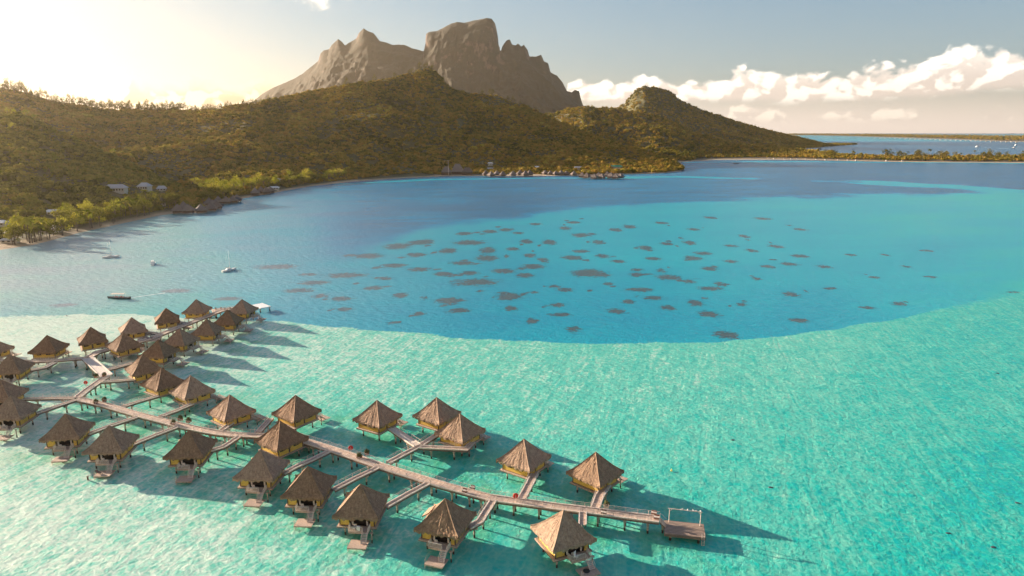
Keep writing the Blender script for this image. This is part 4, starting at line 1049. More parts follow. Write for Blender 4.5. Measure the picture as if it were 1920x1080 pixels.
# white jetty
def jetty():
    q = [P(x, y, 2.2) for x, y in ((471, 571.7), (491.7, 568), (508, 574), (487.5, 577.8))]
    c = sum(q, Vector())/4; root = thing('white_jetty', (c.x, c.y, 0), 0, 'flat white jetty platform at the far tip of the double row', 'jetty')
    b0 = Vector((c.x, c.y, 0)); mb = MB(); v = [p-b0 for p in q]; mb.add([(*p[:2], p.z) for p in v]+[(*p[:2], p.z-.3) for p in v], [(3, 2, 1, 0), (4, 5, 6, 7), (0, 1, 5, 4), (1, 2, 6, 5), (2, 3, 7, 6), (3, 0, 4, 7)])
    mb.build('deck', M_white, root)
    for p in v:
        p = p*.85; m_ = MB(); m_.cyl((p.x, p.y, -1), (p.x, p.y, 1.9), .25, .25, 8); m_.build('pile', M_pile, root)
jetty()
# restaurant terrace beside the row pier
def terrace(px, lab, w=7.5, d=5.5, rz=.3):
    c = P(*px, 2.6); root = thing('terrace', (c.x, c.y, 0), rz, lab, 'terrace')
    mb = MB(); mb.box((0, 0, 2.5), (w, d, .2)); mb.build('deck', M_deck, root)
    for sx_ in (-1, 1):
        for sy_ in (-1, 1): m_ = MB(); m_.cyl((sx_*w*.4, sy_*d*.4, -1), (sx_*w*.4, sy_*d*.4, 2.4), .2, .2, 8); m_.build('pile', M_pile, root)
    return c, rz
def lounger(x, y, z, rz, lab, mat=None):
    mb = MB(); mb.box((0, 0, .32), (.65, 1.3, .08)); mb.box((0, .85, .52), (.65, .55, .07), M=Matrix.Rotation(R(38), 3, 'X'))
    for a in (-.28, .28):
        for b in (-.55, .55): mb.box((a, b, .15), (.06, .06, .30))
    o = mb.build('sun_lounger', mat or M_under); o.location = (x, y, z); o.rotation_euler = (0, 0, rz); return tag(o, lab, 'sun lounger')
c, _ = terrace((279, 636), 'small timber terrace with loungers left of the row pier')
for k in range(3): lounger(c.x-2+k*1.6, c.y, 2.6, .3+k*.2, 'brown lounger on the small terrace left of the row pier')['group'] = 'loungers on the small terrace'
c, _ = terrace((424, 580), 'timber terrace with loungers before the last bungalow by the white jetty', 11, 6, .5)
for k in range(5): lounger(c.x-4+k*1.9, c.y-.6+.7*(k % 2), 2.6, .5, 'dark lounger on the terrace by the white jetty')['group'] = 'loungers on the jetty terrace'
q = loc(6, .3, -HPL-3.3, .93); lounger(q.x, q.y, q.z, H_INFO[6][1]+1.1, 'brown sunbed lying on a low bathing deck in the front row')
q = loc(2, .8, -HPL-1.35, ZP)
tw = MB(); tw.box((0, 0, .62), (.62, .13, .62)); tw.box((0, .1, 1.0), (.62, .25, .05)); tw.box((.1, -.08, .45), (.4, .03, .5))
o = tw.build('towel', M_white); o.location = q; o.rotation_euler = (0, 0, H_INFO[2][1]); tag(o, 'white towel hung over the balcony railing of a front row bungalow', 'towel')
q = loc(0, .0, -HPL-.9, ZP)
ch = MB(); ch.box((0, 0, .42), (.6, .6, .1)); ch.box((0, .28, .85), (.6, .09, .85)); [ch.box((a, b, .18), (.07, .07, .36)) for a in (-.25, .25) for b in (-.25, .25)]
o = ch.build('white_chair', M_white); o.location = q; o.rotation_euler = (0, 0, H_INFO[0][1]+.5); tag(o, 'white high backed chair on the balcony of the nearest bungalow', 'chair')
M_black = simple('black_plastic', (.015, .013, .012), (.03, .028, .025), 3, .5, 0)
q = loc(0, .9, -HPL-3.0, .93)
fl = MB(); fl.cyl((0, 0, 0), (0, 0, .16), .55, .62, 14); fl.cyl((0, 0, .16), (0, 0, .20), .60, .45, 14); o = fl.build('round_basket', M_black, smooth=False); o.location = q
tag(o, 'round black basket on the bathing deck of the nearest bungalow', 'basket')

# planters, lifebuoys and lamp boxes along the pier
M_leaf = simple('planter_leaves', (.05, .07, .015), (.13, .12, .03), 5, .9, .8, .1)
M_rust = simple('rusty_box', (.22, .09, .05), (.34, .15, .09), 4, .85, .4, .03)
M_red = simple('red_lifebuoy', (.62, .03, .02), (.70, .05, .03), 3, .45, 0)
def planter(px, py, lab, grp=None, hue=None):
    c = P(px, py, ZD); root = thing('planter', c, random.uniform(0, 1.5), lab, 'planter', grp)
    b = MB(); b.add([(-.42, -.42, .003), (.42, -.42, .003), (.42, .42, .003), (-.42, .42, .003), (-.52, -.52, .55), (.52, -.52, .55), (.52, .52, .55), (-.52, .52, .55)],
                    [(3, 2, 1, 0), (4, 5, 6, 7), (0, 1, 5, 4), (1, 2, 6, 5), (2, 3, 7, 6), (3, 0, 4, 7)])
    for s in (-1, 1): b.box((0, s*.52, .52), (1.1, .08, .10)); b.box((s*.52, 0, .52), (.08, .96, .10))
    b.build('box', hue or M_rust, root)
    l = MB(); r = random.Random(px)
    for k in range(160):
        v = Vector((r.gauss(0, 1), r.gauss(0, 1), abs(r.gauss(0, 1)))).normalized(); p = Vector((v.x*.62, v.y*.62, .62+v.z*.75))*r.uniform(.75, 1.05)
        a = Vector((r.gauss(0, 1), r.gauss(0, 1), r.gauss(0, 1))).normalized()*.16; bb = a.cross(v)*.8
        l.add([p+a, p+bb, p-a, p-bb], [(0, 1, 2, 3)])
    l.build('shrub', M_leaf, root)
GP = 'planters along the piers'
for (x, y, lab) in [(674, 859, 'dark green planter, nearer one of the pair beside the red lifebuoy post'), (688, 852, 'dark green planter, farther one of the pair on the mid pier edge'),
                    (180, 757, 'planter on the near edge just right of the pier head'), (196, 753, 'planter on the far edge just right of the pier head'),
                    (181, 708, 'planter left of the foot of the white gangway'), (196, 706, 'planter right of the foot of the white gangway'),
                    (325, 796, 'planter on the near pier edge left of the gap bungalow'), (338, 788, 'planter on the far pier edge, first of two close together'), (354, 792, 'planter on the far pier edge, second of two close together'),
                    (1137, 951, 'planter with a pale box under a brown shrub near the last branch')]:
    planter(x, y, lab, GP, M_pale if x == 1137 else None)
def bench(px, py, lab, mat):
    c = P(px, py, ZD); root = thing('storage_bench', c, R(-22), lab, 'bench', 'box benches on the pier')
    b = MB(); b.box((0, 0, .25), (1.0, .5, .46)); b.box((0, .24, .55), (1.0, .06, .5)); b.build('seat_box', mat, root)
    b = MB(); b.box((0, -.02, .51), (1.08, .56, .05)); b.build('seat_top', M_pale, root)
bench(871, 923, 'brown box bench on the near pier edge, left of the kink', M_rust); bench(886, 917, 'brown box bench on the far pier edge, left of the kink', M_under)
bench(1132, 964, 'dark box bench with white things on the near pier edge', M_frame)
bench(1226, 965, 'rusty brown box bench at the far corner of the pier end', M_rust); bench(1231, 973, 'orange brown box bench at the near corner of the pier end', M_rust)
def buoy_post(px, py, lab):
    c = P(px, py, ZD); root = thing('lifebuoy_post', c, R(10), lab, 'lifebuoy', 'red lifebuoys on the piers')
    b = MB(); b.box((0, 0, .65), (.09, .09, 1.3)); b.build('post', M_pale, root)
    t = MB(); n = 18; q = []
    for k in range(n):
        a = 2*math.pi*k/n; q.append(Vector((math.cos(a)*.42, .16, 1.05+math.sin(a)*.42)))
    for k in range(n): t.cyl(q[k], q[(k+1) % n], .15, .15, 7, cap=False)
    t.cyl((0, .10, 1.05), (0, .20, 1.05), .34, .34, 14)
    t.build('ring', M_red, root, smooth=False)
buoy_post(658, 848, 'red lifebuoy on the far railing beside the dark green planters')
buoy_post(967, 939, 'red lifebuoy standing on the pier by the branch to the rear bungalow')
buoy_post(161, 724, 'red lifebuoy on the short side pier at the far left')
for k in list(BUN.values()):
    pass
# ------------------------------------------------------------------ boats
M_hull_d = simple('dark_hull', (.03, .03, .04), (.06, .06, .07), 3, .4, 0)
M_skin = simple('skin', (.30, .16, .10), (.36, .20, .13), 3, .6, 0)
M_shirt = simple('shirt', (.45, .10, .06), (.60, .16, .10), 3, .8, 0, rnd=.5)
M_teal = simple('teal_paint', (.0, .30, .32), (.0, .36, .38), 3, .4, 0)
M_canvas = simple('cream_canvas', (.60, .50, .40), (.68, .58, .47), 3, .8, .2)
def hull(mb, L, W, Hh, bow=.75, z0=-.25, n=12, inset=0.0, stern=.8, cx=0):
    """open boat shell along +x (bow at +x)"""
    vs = []; fs = []
    for i in range(n+1):
        t = i/n; x = -L/2+L*t
        w = W/2*(stern+(1-stern)*min(1, t/.4))*(1-max(0, (t-.55)/.45)**2.1)
        sh = Hh*(1+.35*max(0, t-.5)**1.5*2)
        ww = max(w-inset, .02)
        for (yy, zz) in ((-1, sh), (-.92, sh*.45), (-.5, z0), (0, z0-.05), (.5, z0), (.92, sh*.45), (1, sh)): vs.append((x+cx+(zz/Hh*.12*L*max(0, t-.8)), yy*ww, zz))
    for i in range(n):
        for k in range(6): a = i*7+k; fs.append((a, a+7, a+8, a+1))
    fs.append(tuple(range(7)))
    mb.add(vs, [f[::-1] for f in fs]); 
    # deck
    b = [(vs[i*7], vs[i*7+6]) for i in range(n+1)]
    dv = []; df = []
    for a, c in b: dv += [(a[0], a[1]*.97, a[2]-.10), (c[0], c[1]*.97, c[2]-.10)]
    for i in range(n): df.append((i*2, i*2+1, i*2+3, i*2+2))
    mb.add(dv, [f[::-1] for f in df])
def seated(x, y, z, lab, parent_mat=M_shirt):
    """a small seated figure: one continuous skinned body"""
    J = [((0, 0, .12), .15), ((0, 0, .35), .16), ((0, 0, .52), .15), ((0, 0, .62), .06), ((0, 0, .76), .11),
         ((0, .20, .50), .06), ((.12, .26, .28), .045), ((.34, .22, .24), .04), ((0, -.20, .50), .06), ((.12, -.26, .28), .045), ((.34, -.22, .24), .04),
         ((.42, .12, .14), .085), ((.46, .13, -.26), .06), ((.60, .13, -.34), .05), ((.42, -.12, .14), .085), ((.46, -.13, -.26), .06), ((.60, -.13, -.34), .05)]
    E = [(0, 1), (1, 2), (2, 3), (3, 4), (2, 5), (5, 6), (6, 7), (2, 8), (8, 9), (9, 10), (0, 11), (11, 12), (12, 13), (0, 14), (14, 15), (15, 16)]
    me = bpy.data.meshes.new('person'); me.from_pydata([j[0] for j in J], E, []); me.update()
    o = bpy.data.objects.new('person', me); COL.objects.link(o)
    sk = o.modifiers.new('skin', 'SKIN'); me.skin_vertices.new() if not me.skin_vertices else None
    for v, (_, r_) in zip(me.skin_vertices[0].data, J): v.radius = (r_, r_)
    me.skin_vertices[0].data[0].use_root = True
    ss = o.modifiers.new('sub', 'SUBSURF'); ss.levels = ss.render_levels = 1
    me.materials.append(parent_mat)
    o.location = (x, y, z); return tag(o, lab, 'person')
def place(root, px, py, heading, z=0.0):
    c = P(px, py, 0); root.location = (c.x, c.y, z); root.rotation_euler = (0, 0, R(heading)); return c
# tour boat with canopy, passengers and a thin wake
tb = thing('tour_boat', label='dark hulled tour boat with a cream canopy and passengers crossing the shallows', cat='boat')
h_ = MB(); hull(h_, 10.5, 2.3, .8); h_.build('hull', M_hull_d, tb)
w_ = MB(); hull(w_, 9.8, 2.36, .22, z0=-.3); w_.build('waterline', M_teal, tb)
f_ = MB()
for x in (-2.6, -.6, 1.4, 2.6):
    for y in (-.95, .95): f_.cyl((x, y, .7), (x, y, 2.35), .035, .035, 5)
f_.build('canopy_frame', M_pale, tb)
c_ = MB(); n = 8
for i in range(n):
    y0 = -1.15+2.3*i/n; y1 = -1.15+2.3*(i+1)/n; z0 = 2.35+.22*math.cos(y0*1.3); z1 = 2.35+.22*math.cos(y1*1.3)
    c_.add([(-3.0, y0, z0), (3.0, y0, z0), (3.0, y1, z1), (-3.0, y1, z1), (-3.0, y0, z0-.05), (3.0, y0, z0-.05), (3.0, y1, z1-.05), (-3.0, y1, z1-.05)], [(0, 1, 2, 3), (7, 6, 5, 4), (0, 4, 5, 1), (2, 6, 7, 3), (1, 5, 6, 2), (0, 3, 7, 4)])
c_.build('canopy', M_canvas, tb)
e_ = MB(); e_.box((-5.35, 0, .75), (.45, .40, .75)); e_.box((-5.4, 0, .1), (.2, .14, .8)); e_.build('outboard_motor', M_black, tb)
s_ = MB(); [s_.box((x, 0, .62), (.35, 1.7, .10)) for x in (-2.6, -1.2, .2, 1.6)]; s_.build('bench_seat', M_pale, tb)
cb = place(tb, 223, 560, 176)
for k, (x, y) in enumerate(((-2.6, .5), (-1.2, -.5), (.2, .5), (1.6, -.45), (-1.2, .5))):
    a = R(176); seated(cb.x+x*math.cos(a)-y*math.sin(a), cb.y+x*math.sin(a)+y*math.cos(a), .62, 'passenger in a reddish shirt sitting under the canopy of the tour boat')['group'] = 'passengers of the tour boat'
for o in [o for o in COL.objects if o.name.startswith('person')]: o.rotation_euler = (0, 0, R(176))
def wake(pix, w0, w1, lab):
    pts = [P(a, b, .006) for a, b in pix]; vs = []; fs = []; n = len(pts)*10
    for i in range(n+1):
        s = i/n*(len(pts)-1); k = min(int(s), len(pts)-2); p = pts[k].lerp(pts[k+1], s-k); d = (pts[k+1]-pts[k]).normalized(); nn = Vector((-d.y, d.x, 0)); w = (w0+(w1-w0)*i/n)*random.uniform(.6, 1.3)
        vs += [tuple(p+nn*w), tuple(p-nn*w)]
    for i in range(n): fs.append((i*2, i*2+1, i*2+3, i*2+2))
    me = bpy.data.meshes.new('wake'); me.from_pydata(vs, [], fs); me.update()
    m, nt = new_mat('wake_foam'); g = N(nt); pos = g.n('ShaderNodeNewGeometry').outputs['Position']
    tr = g.n('ShaderNodeBsdfTransparent').outputs[0]; df_ = g.n('ShaderNodeBsdfDiffuse', {'Color': (.8, .8, .8, 1)}).outputs[0]
    g.out(g.n('ShaderNodeMixShader', {0: g.math('MULTIPLY', g.smooth(g.noise(pos, .8, 4), .25, .5), .8), 1: tr, 2: df_}).outputs[0])
    o = link_mesh('wake', me, m); tag(o, lab, 'wake', kind='stuff')
wake([(234, 560), (275, 554), (310, 549)], .22, .5, 'thin white wake trailing behind the tour boat')
def yacht(px, py, head, L, mast, lab, name='sailing_yacht'):
    y = thing(name, label=lab, cat='sailing boat')
    h_ = MB(); hull(h_, L, L*.30, 1.0, stern=.7); h_.build('hull', M_white, y)
    c_ = MB(); c_.add([(-L*.22, -L*.08, .9), (L*.18, -L*.07, .95), (L*.18, L*.07, .95), (-L*.22, L*.08, .9), (-L*.18, -L*.06, 1.55), (L*.10, -L*.05, 1.45), (L*.10, L*.05, 1.45), (-L*.18, L*.06, 1.55)],
                          [(4, 5, 6, 7), (0, 1, 5, 4), (1, 2, 6, 5), (2, 3, 7, 6), (3, 0, 4, 7)]); c_.build('cabin', M_white, y)
    w_ = MB(); w_.box((-.04*L, 0, 1.25), (L*.20, L*.135, .16)); w_.build('cabin_window', M_black, y)
    m_ = MB(); m_.cyl((L*.05, 0, 1), (L*.05, 0, mast), .09, .05, 6); m_.beam((L*.05, -.9, mast*.6), (L*.05, .9, mast*.6), .05, .05); m_.build('mast', M_white, y)
    b_ = MB(); b_.cyl((L*.05, 0, 2.0), (-L*.33, 0, 2.1), .16, .12, 6); b_.build('boom', M_canvas, y)
    r_ = MB(); r_.beam((L*.05, 0, mast*.98), (L*.50, 0, 1.2), .02, .02); r_.beam((L*.05, 0, mast*.98), (-L*.48, 0, 1.1), .02, .02); r_.build('rigging', M_pale, y)
    place(y, px, py, head); return y
yacht(208, 483, 25, 9, 11, 'white sailing yacht seen side on, leftmost of the three moored boats')
yacht(430, 508, 60, 9, 11.5, 'white sailing yacht with a tall mast, rightmost of the three moored boats')
cb_ = thing('motor_cruiser', label='rounded white motor cruiser moored between the two sailing yachts', cat='boat')
h_ = MB(); hull(h_, 9, 3.2, 1.2); h_.build('hull', M_white, cb_)
c_ = MB(); c_.add([(-2.8, -1.3, 1.1), (1.6, -1.1, 1.25), (1.6, 1.1, 1.25), (-2.8, 1.3, 1.1), (-2.4, -1.05, 2.7), (.4, -.9, 2.6), (.4, .9, 2.6), (-2.4, 1.05, 2.7)], [(4, 5, 6, 7), (0, 1, 5, 4), (1, 2, 6, 5), (2, 3, 7, 6), (3, 0, 4, 7)]); c_.build('cabin', M_white, cb_)
c_ = MB(); c_.box((-1.0, 0, 2.15), (2.9, 2.16, .45)); c_.build('cabin_window', M_black, cb_)
c_ = MB(); c_.box((-1.2, 0, 3.2), (2.2, 1.9, .07)); [c_.cyl((x, y, 2.6), (x, y, 3.2), .03, .03, 5) for x in (-2.1, -.3) for y in (-.8, .8)]; c_.build('flybridge', M_white, cb_)
place(cb_, 287, 496, 112); cb_.scale = (.8, .8, .8)
# far boats
far_b = [(1590, 269, 0, 'white speedboat just right of the hill point on the far lagoon'), (1833, 275.5, 10, 'white boat alone on the far lagoon, left of the last pair'), (1900, 278, 200, 'white motor boat with a wake at the far right edge'), (1905, 273, 20, 'small white boat behind the one at the far right edge')]
def small_boat(px, py, head, lab, s=1.0):
    b = thing('motor_boat', label=lab, cat='boat'); h_ = MB(); hull(h_, 14*s, 4.4*s, 1.6*s); h_.build('hull', M_white, b)
    c_ = MB(); c_.add([(-4*s, -1.6*s, 1.4*s), (2*s, -1.4*s, 1.5*s), (2*s, 1.4*s, 1.5*s), (-4*s, 1.6*s, 1.4*s), (-3.4*s, -1.3*s, 3.6*s), (.6*s, -1.1*s, 3.4*s), (.6*s, 1.1*s, 3.4*s), (-3.4*s, 1.3*s, 3.6*s)], [(4, 5, 6, 7), (0, 1, 5, 4), (1, 2, 6, 5), (2, 3, 7, 6), (3, 0, 4, 7)]); c_.build('cabin', M_white, b)
    place(b, px, py, head)
for q in far_b: small_boat(*q, s=1.5)
wake([(1893, 279), (1870, 277.5)], 2, 5, 'white wake behind the boat at the far right edge'); wake([(1840, 276), (1856, 276.5)], 2, 4, 'short white wake behind the lone far boat')
for k, (x, y, hd) in enumerate([(1594, 256.6, 10), (1650, 258.2, 70), (1655, 258.6, 20), (1700, 259.5, 100), (1723, 261.6, 40)]):
    yy = yacht(x, y, hd, 24, 48, 'tiny white sailing yacht anchored before the far islet'); yy['group'] = 'yachts anchored off the far islet'
dk = yacht(1380, 307, 5, 14, 17, 'dark ketch with bare masts moored close to the spit', 'dark_ketch')
for c in dk.children:
    if c.name.startswith(('hull', 'cabin', 'mast', 'boom')) and 'window' not in c.name: c.data = c.data.copy(); c.data.materials[0] = M_frame
# mooring things in the shallows
def buoy(px, py, mat, lab):
    b = MB(); b.blob((0, 0, .25), .24, 1, 1, .9, 12, 8); b.cyl((0, 0, .4), (0, 0, .62), .05, .05, 8); b.cyl((0, 0, .61), (0, 0, .66), .08, .08, 8)
    o = b.build('buoy', mat, smooth=True); c = P(px, py); o.location = (c.x, c.y, 0); tag(o, lab, 'buoy')
M_yel = simple('yellow_plastic', (.75, .55, .10), (.8, .6, .14), 3, .4, 0)
buoy(1259, 884, M_yel, 'small yellow buoy floating alone in the open turquoise shallows')
buoy(125, 593, M_hull_d, 'tiny dark buoy in the pale shallows at the upper left')
mp = MB(); mp.cyl((0, 0, -1), (0, 0, .75), .20, .17, 8); mp.cyl((0, 0, .75), (0, 0, .9), .24, .20, 8); o = mp.build('mooring_post', M_frame); c = P(165, 900); o.location = c; tag(o, 'short brown mooring post standing alone before the front row', 'post')
for k, (x, y) in enumerate([(1445, 914, ), (1778, 1000), (1862, 1026), (1908, 943), (1870, 700), (1374, 825)]):
    r_ = MB(); r_.blob((0, 0, -.02), .42, 1.3, .8, .35, 9, 6, .25); o = r_.build('coral_head', M_hull_d, smooth=True); c = P(x, y); o.location = c
    tag(o, 'small dark coral head just breaking the open turquoise water', 'coral', 'coral heads in the shallows')

# ------------------------------------------------------------------ shore: huts, houses, restaurant
M_metal = simple('grey_metal_roof', (.40, .38, .38), (.50, .47, .46), 1.2, .5, .2, .02, rnd=.12, stretch=(6, 1, 1))
M_wroof = simple('white_metal_roof', (.66, .64, .62), (.76, .73, .70), 1.2, .5, .1, .02)
M_groof = simple('green_metal_roof', (.05, .30, .16), (.07, .38, .20), 1.2, .5, .1)
M_cream = simple('cream_wall', (.50, .44, .36), (.60, .53, .44), 1.2, .8, .2)
M_oldth = thatch_mat('old_thatch', (.10, .075, .065), (.17, .13, .11), (.26, .20, .17))
def shore_house(px, py, z, w, d, hw, hr, rz, roofm, lab, hip=.6, wall=M_cream, clear=9, posts=False):
    c = ground_at(px, py+2) if z > 2.6 else P(px, py, z); c.z += .3; u_ = c.xy.normalized()
    for d_, s_ in ((0, 1), (12, .85), (24, .7)): CLEAR.append((c.x-u_.x*d_, c.y-u_.y*d_, clear*s_))
    o = thing('shore_house', c, R(rz), lab, 'house')
    b = MB(); b.box((0, 0, (hw-3)/2), (w, d, hw+3)); b.build('wall', wall, o)
    r = MB(); e = .9; X, Y = w/2+e, d/2+e; rx = max(.05, X-hip*Y)
    r.add([(-X, -Y, hw-.1), (X, -Y, hw-.1), (X, Y, hw-.1), (-X, Y, hw-.1), (-rx, 0, hw+hr), (rx, 0, hw+hr), (-X, -Y, hw-.3), (X, -Y, hw-.3), (X, Y, hw-.3), (-X, Y, hw-.3)],
          [(0, 1, 5, 4), (1, 2, 5), (2, 3, 4, 5), (3, 0, 4), (0, 6, 7, 1), (1, 7, 8, 2), (2, 8, 9, 3), (3, 9, 6, 0), (9, 8, 7, 6)]); r.build('roof', roofm, o)
    nW = max(2, int(w/2.6))
    for k in range(nW):
        x = -w/2+w*(k+.5)/nW; q = MB(); q.box((x, -d/2-.02, hw*.52), (w/nW*.5, .06, hw*.45)); q.build('window', M_dark, o)
    return o
shore_house(220, 358, 9, 19, 9, 3.6, 3.4, 4, M_metal, 'large house with a grey hipped roof, biggest of three on the left slope')
shore_house(270, 353, 11, 11, 9, 3.6, 3.8, -6, M_metal, 'house with a grey pyramid roof, middle of three on the left slope')
shore_house(301, 356, 9, 9, 6, 2.6, 3.0, 20, M_metal, 'small grey roofed house, rightmost of three on the left slope')
shore_house(104, 399, 6, 13, 7, 2.6, 1.6, 2, M_wroof, 'long house with a white roof among the trees of the near shore')
shore_house(99, 433, 3, 12, 8, 2.8, 1.8, -12, M_wroof, 'white roofed house right at the near beach', clear=11)
shore_house(2, 421, 5, 9, 6, 2.6, 1.6, 0, M_wroof, 'white roofed hut cut by the left edge of the picture')
shore_house(38, 430, 3, 9, 6, 2.4, 1.5, 10, M_metal, 'small grey roofed hut under the trees at the far left')
shore_house(20, 452, 3, 10, 4, 2.0, 1.0, 8, M_metal, 'low grey open shed on the beach at the far left')
shore_house(305, 384, 4, 7, 6, 3, 4.5, 25, M_oldth, 'small tan thatched hut among the shore trees above the hut cluster', hip=.9)
shore_house(512, 353, 3, 12, 5, 2.4, 1.6, 5, M_wroof, 'low white roofed building on the sand beyond the grove', clear=8)
shore_house(517, 338, 3, 9, 5, 2.6, 1.8, 0, M_metal, 'pinkish grey roof between the grove and the hillside', clear=6)
shore_house(920, 317, 7, 16, 7, 3, 1.8, 2, M_metal, 'pale long roof above the dark huts of the far shore', clear=10)
shore_house(921, 307, 16, 9, 6, 3, 1.6, 2, M_wroof, 'small white roof high in the trees of the far shore', clear=8)
shore_house(1005, 314, 8, 15, 7, 3, 2.0, 0, M_wroof, 'bright white roof between the two groups of far huts', clear=10)
shore_house(1085, 315, 8, 14, 6, 3, 1.8, 0, M_metal, 'grey roof left of the green one on the far shore', clear=9)
shore_house(1156, 314, 8, 22, 8, 3, 2.6, 0, M_groof, 'building with a green roof above the sunlit far huts', clear=12)
# restaurant with three big thatched peaks
for (x, y, w, d, hr, lab) in [(837, 326, 16, 12, 9, 'big thatched roof at the left of the shore restaurant'), (858, 325, 20, 14, 13, 'tallest thatched roof in the middle of the shore restaurant'), (876, 326, 17, 11, 7.5, 'lower thatched roof at the right of the shore restaurant')]:
    shore_house(x, y, 2.5, w, d, 3, hr, 3, M_oldth, lab, hip=.85, wall=M_frame, clear=13)
pm = MB(); pm.cyl((0, 0, 0), (0, 0, 24), .28, .14, 7); pm.beam((-8, 0, 23), (3.5, 0, 23.4), .22, .22); pm.beam((-8, 0, 23), (0, 0, 19), .10, .10); o = pm.build('flag_mast', M_pale); o.location = P(841, 328, 2); tag(o, 'tall thin mast with a cross arm beside the shore restaurant', 'mast')
# overwater huts of the neighbouring resorts, too small to show more than roof, wall and piles
def far_hut(seed):
    root = thing('shore_bungalow')
    link_mesh('roof', roof_mesh(seed, half=5.3, ze=3.6, za=9.4), M_oldth, root)
    b = MB(); b.box((0, 0, 3.3), (7.6, 7.6, 3.0)); b.build('wall', M_frame, root); b = MB(); b.box((0, 0, 1.7), (9.0, 9.0, .25)); b.box((0, -5.6, 1.3), (4.5, 2.6, .2)); b.build('platform', M_under, root)
    for x in (-3.4, 3.4):
        for y in (-3.4, 3.4): m_ = MB(); m_.cyl((x, y, -1), (x, y, 1.6), .25, .25, 6); m_.build('pile', M_pile, root)
    return root
fh = [far_hut(970), far_hut(971)]
fused = []
def huts(pix, lab, grp, s=1.0, rz=20):
    for (x, y) in pix:
        p = random.choice(fh); o = p if p.name not in fused else copy_tree(p)
        fused.append(p.name); c = P(x, y, 0); o.location = (c.x, c.y, 0); o.rotation_euler = (0, 0, R(rz+random.uniform(-12, 12))); o.scale = (s, s, s*random.uniform(.9, 1.08)); tag(o, lab, 'bungalow', grp)
        CLEAR.append((c.x, c.y, 8))
huts([(334, 401), (354, 401), (378, 400), (396, 397), (407, 393)], 'greyish thatched hut in the near line of the cluster on the left shore', 'near line of the shore cluster', 1.0)
huts([(345, 395), (393, 386), (410, 383), (424, 383), (438, 381), (400, 391), (445, 379)], 'greyish thatched hut in the rear line of the cluster on the left shore', 'rear line of the shore cluster', .95)
huts([(479, 367), (490, 364), (500, 365), (507, 362)], 'thatched hut in the small group past the cluster, below the sunny grove', 'small hut group below the grove', .95)
huts([(911, 331), (921, 332), (932, 330), (943, 332), (962, 331), (975, 330), (985, 331), (993, 330)], 'dark thatched hut right of the shore restaurant', 'dark huts by the restaurant', 1.05)
huts([(1022, 328), (1032, 328.5), (1042, 329), (1052, 329), (1062, 329), (1076, 330)], 'dark thatched hut in the long far row before the sunlit ones', 'dark huts of the far row', .95)
huts([(1091, 334), (1100, 335), (1114, 336), (1122, 334), (1128, 335.5), (1145, 335), (1154, 336), (1163, 335), (1138, 333)], 'sunlit thatched hut at the end of the far row', 'sunlit huts of the far row', 1.05, -30)
# small roofs along the spit and the islet
M_tinyroof = simple('tiny_roof', (.30, .24, .20), (.48, .40, .34), .5, .7, 0, rnd=.3)
def cottage_proto():
    root = thing('cottage'); b = MB(); b.box((0, 0, 1.5), (8, 6, 3)); b.build('wall', M_cream, root)
    r = MB(); r.add([(-5, -4, 2.9), (5, -4, 2.9), (5, 4, 2.9), (-5, 4, 2.9), (-3, 0, 5), (3, 0, 5)], [(0, 1, 5, 4), (1, 2, 5), (2, 3, 4, 5), (3, 0, 4), (3, 2, 1, 0)]); r.build('roof', M_tinyroof, root); return root
cp_ = cottage_proto(); first = [True]
def cottages(pix, lab, grp, z, s):
    for x, y in pix:
        o = cp_ if first[0] else copy_tree(cp_); first[0] = False
        c = P(x, y, 0); o.location = (c.x, c.y, z); o.scale = (s, s, s); o.rotation_euler = (0, 0, random.uniform(-.3, .3)); tag(o, lab, 'house', grp)
cottages([(1441, 299), (1452, 299), (1471, 299.3), (1484, 299.5), (1495, 299.6), (1511, 300), (1531, 300.5), (1548, 301), (1572, 301.4), (1590, 301.8), (1605, 302), (1662, 303), (1735, 302), (1692, 303.5)], 'tiny cottage on the sand in front of the spit trees', 'cottages along the spit', 1.2, .55)
cottages([(1640+k*9.5, 259.0+k*.30+random.uniform(-.4, .4)) for k in range(29)], 'tiny pale overwater villa before the far islet', 'villas of the far islet', .5, 1.2)
T_near = [lump_template(6, 100+k, 22) for k in range(6)]
T_far = [lump_template(3, 200+k, 10) for k in range(6)]
p1, s1 = scatter(HL, 42000, 3.6, 6.8, s_lo=.045)
p2, s2 = scatter(SP, 12000, 2.8, 5.6, s_lo=.10)
dist = np.hypot(p1[:, 0], p1[:, 1])
s1 = s1*np.where(vnoise(p1[:, 0]/60, p1[:, 1]/60, 5) > .72, .55, 1.0)
s2 = s2*np.where(vnoise(p2[:, 0]/45, p2[:, 1]/45, 6) > .62, .45, 1.0)
p1[:, 2] -= s1*.35; p2[:, 2] -= s2*.35
crowns_mesh('hill_forest', p1, s1, T_near, M_forest, 'dense brown green forest covering the long hillside above the bay', 'forest')
crowns_mesh('spur_forest', p2, s2, T_near, M_spur, 'lighter yellow green scrub on the near spur at the left edge', 'forest')
p3, s3 = scatter(MH, 9000, 5.0, 9.0, s_lo=.03)
p4, s4 = scatter(FH, 12000, 5.5, 9.5, s_lo=.02)
p3[:, 2] -= s3*.3; p4[:, 2] -= s4*.45
crowns_mesh('far_forest', np.vstack([p3, p4]), np.concatenate([s3, s4]), T_far, M_forest, 'olive forest over the round far hill and the low hills before it', 'forest')
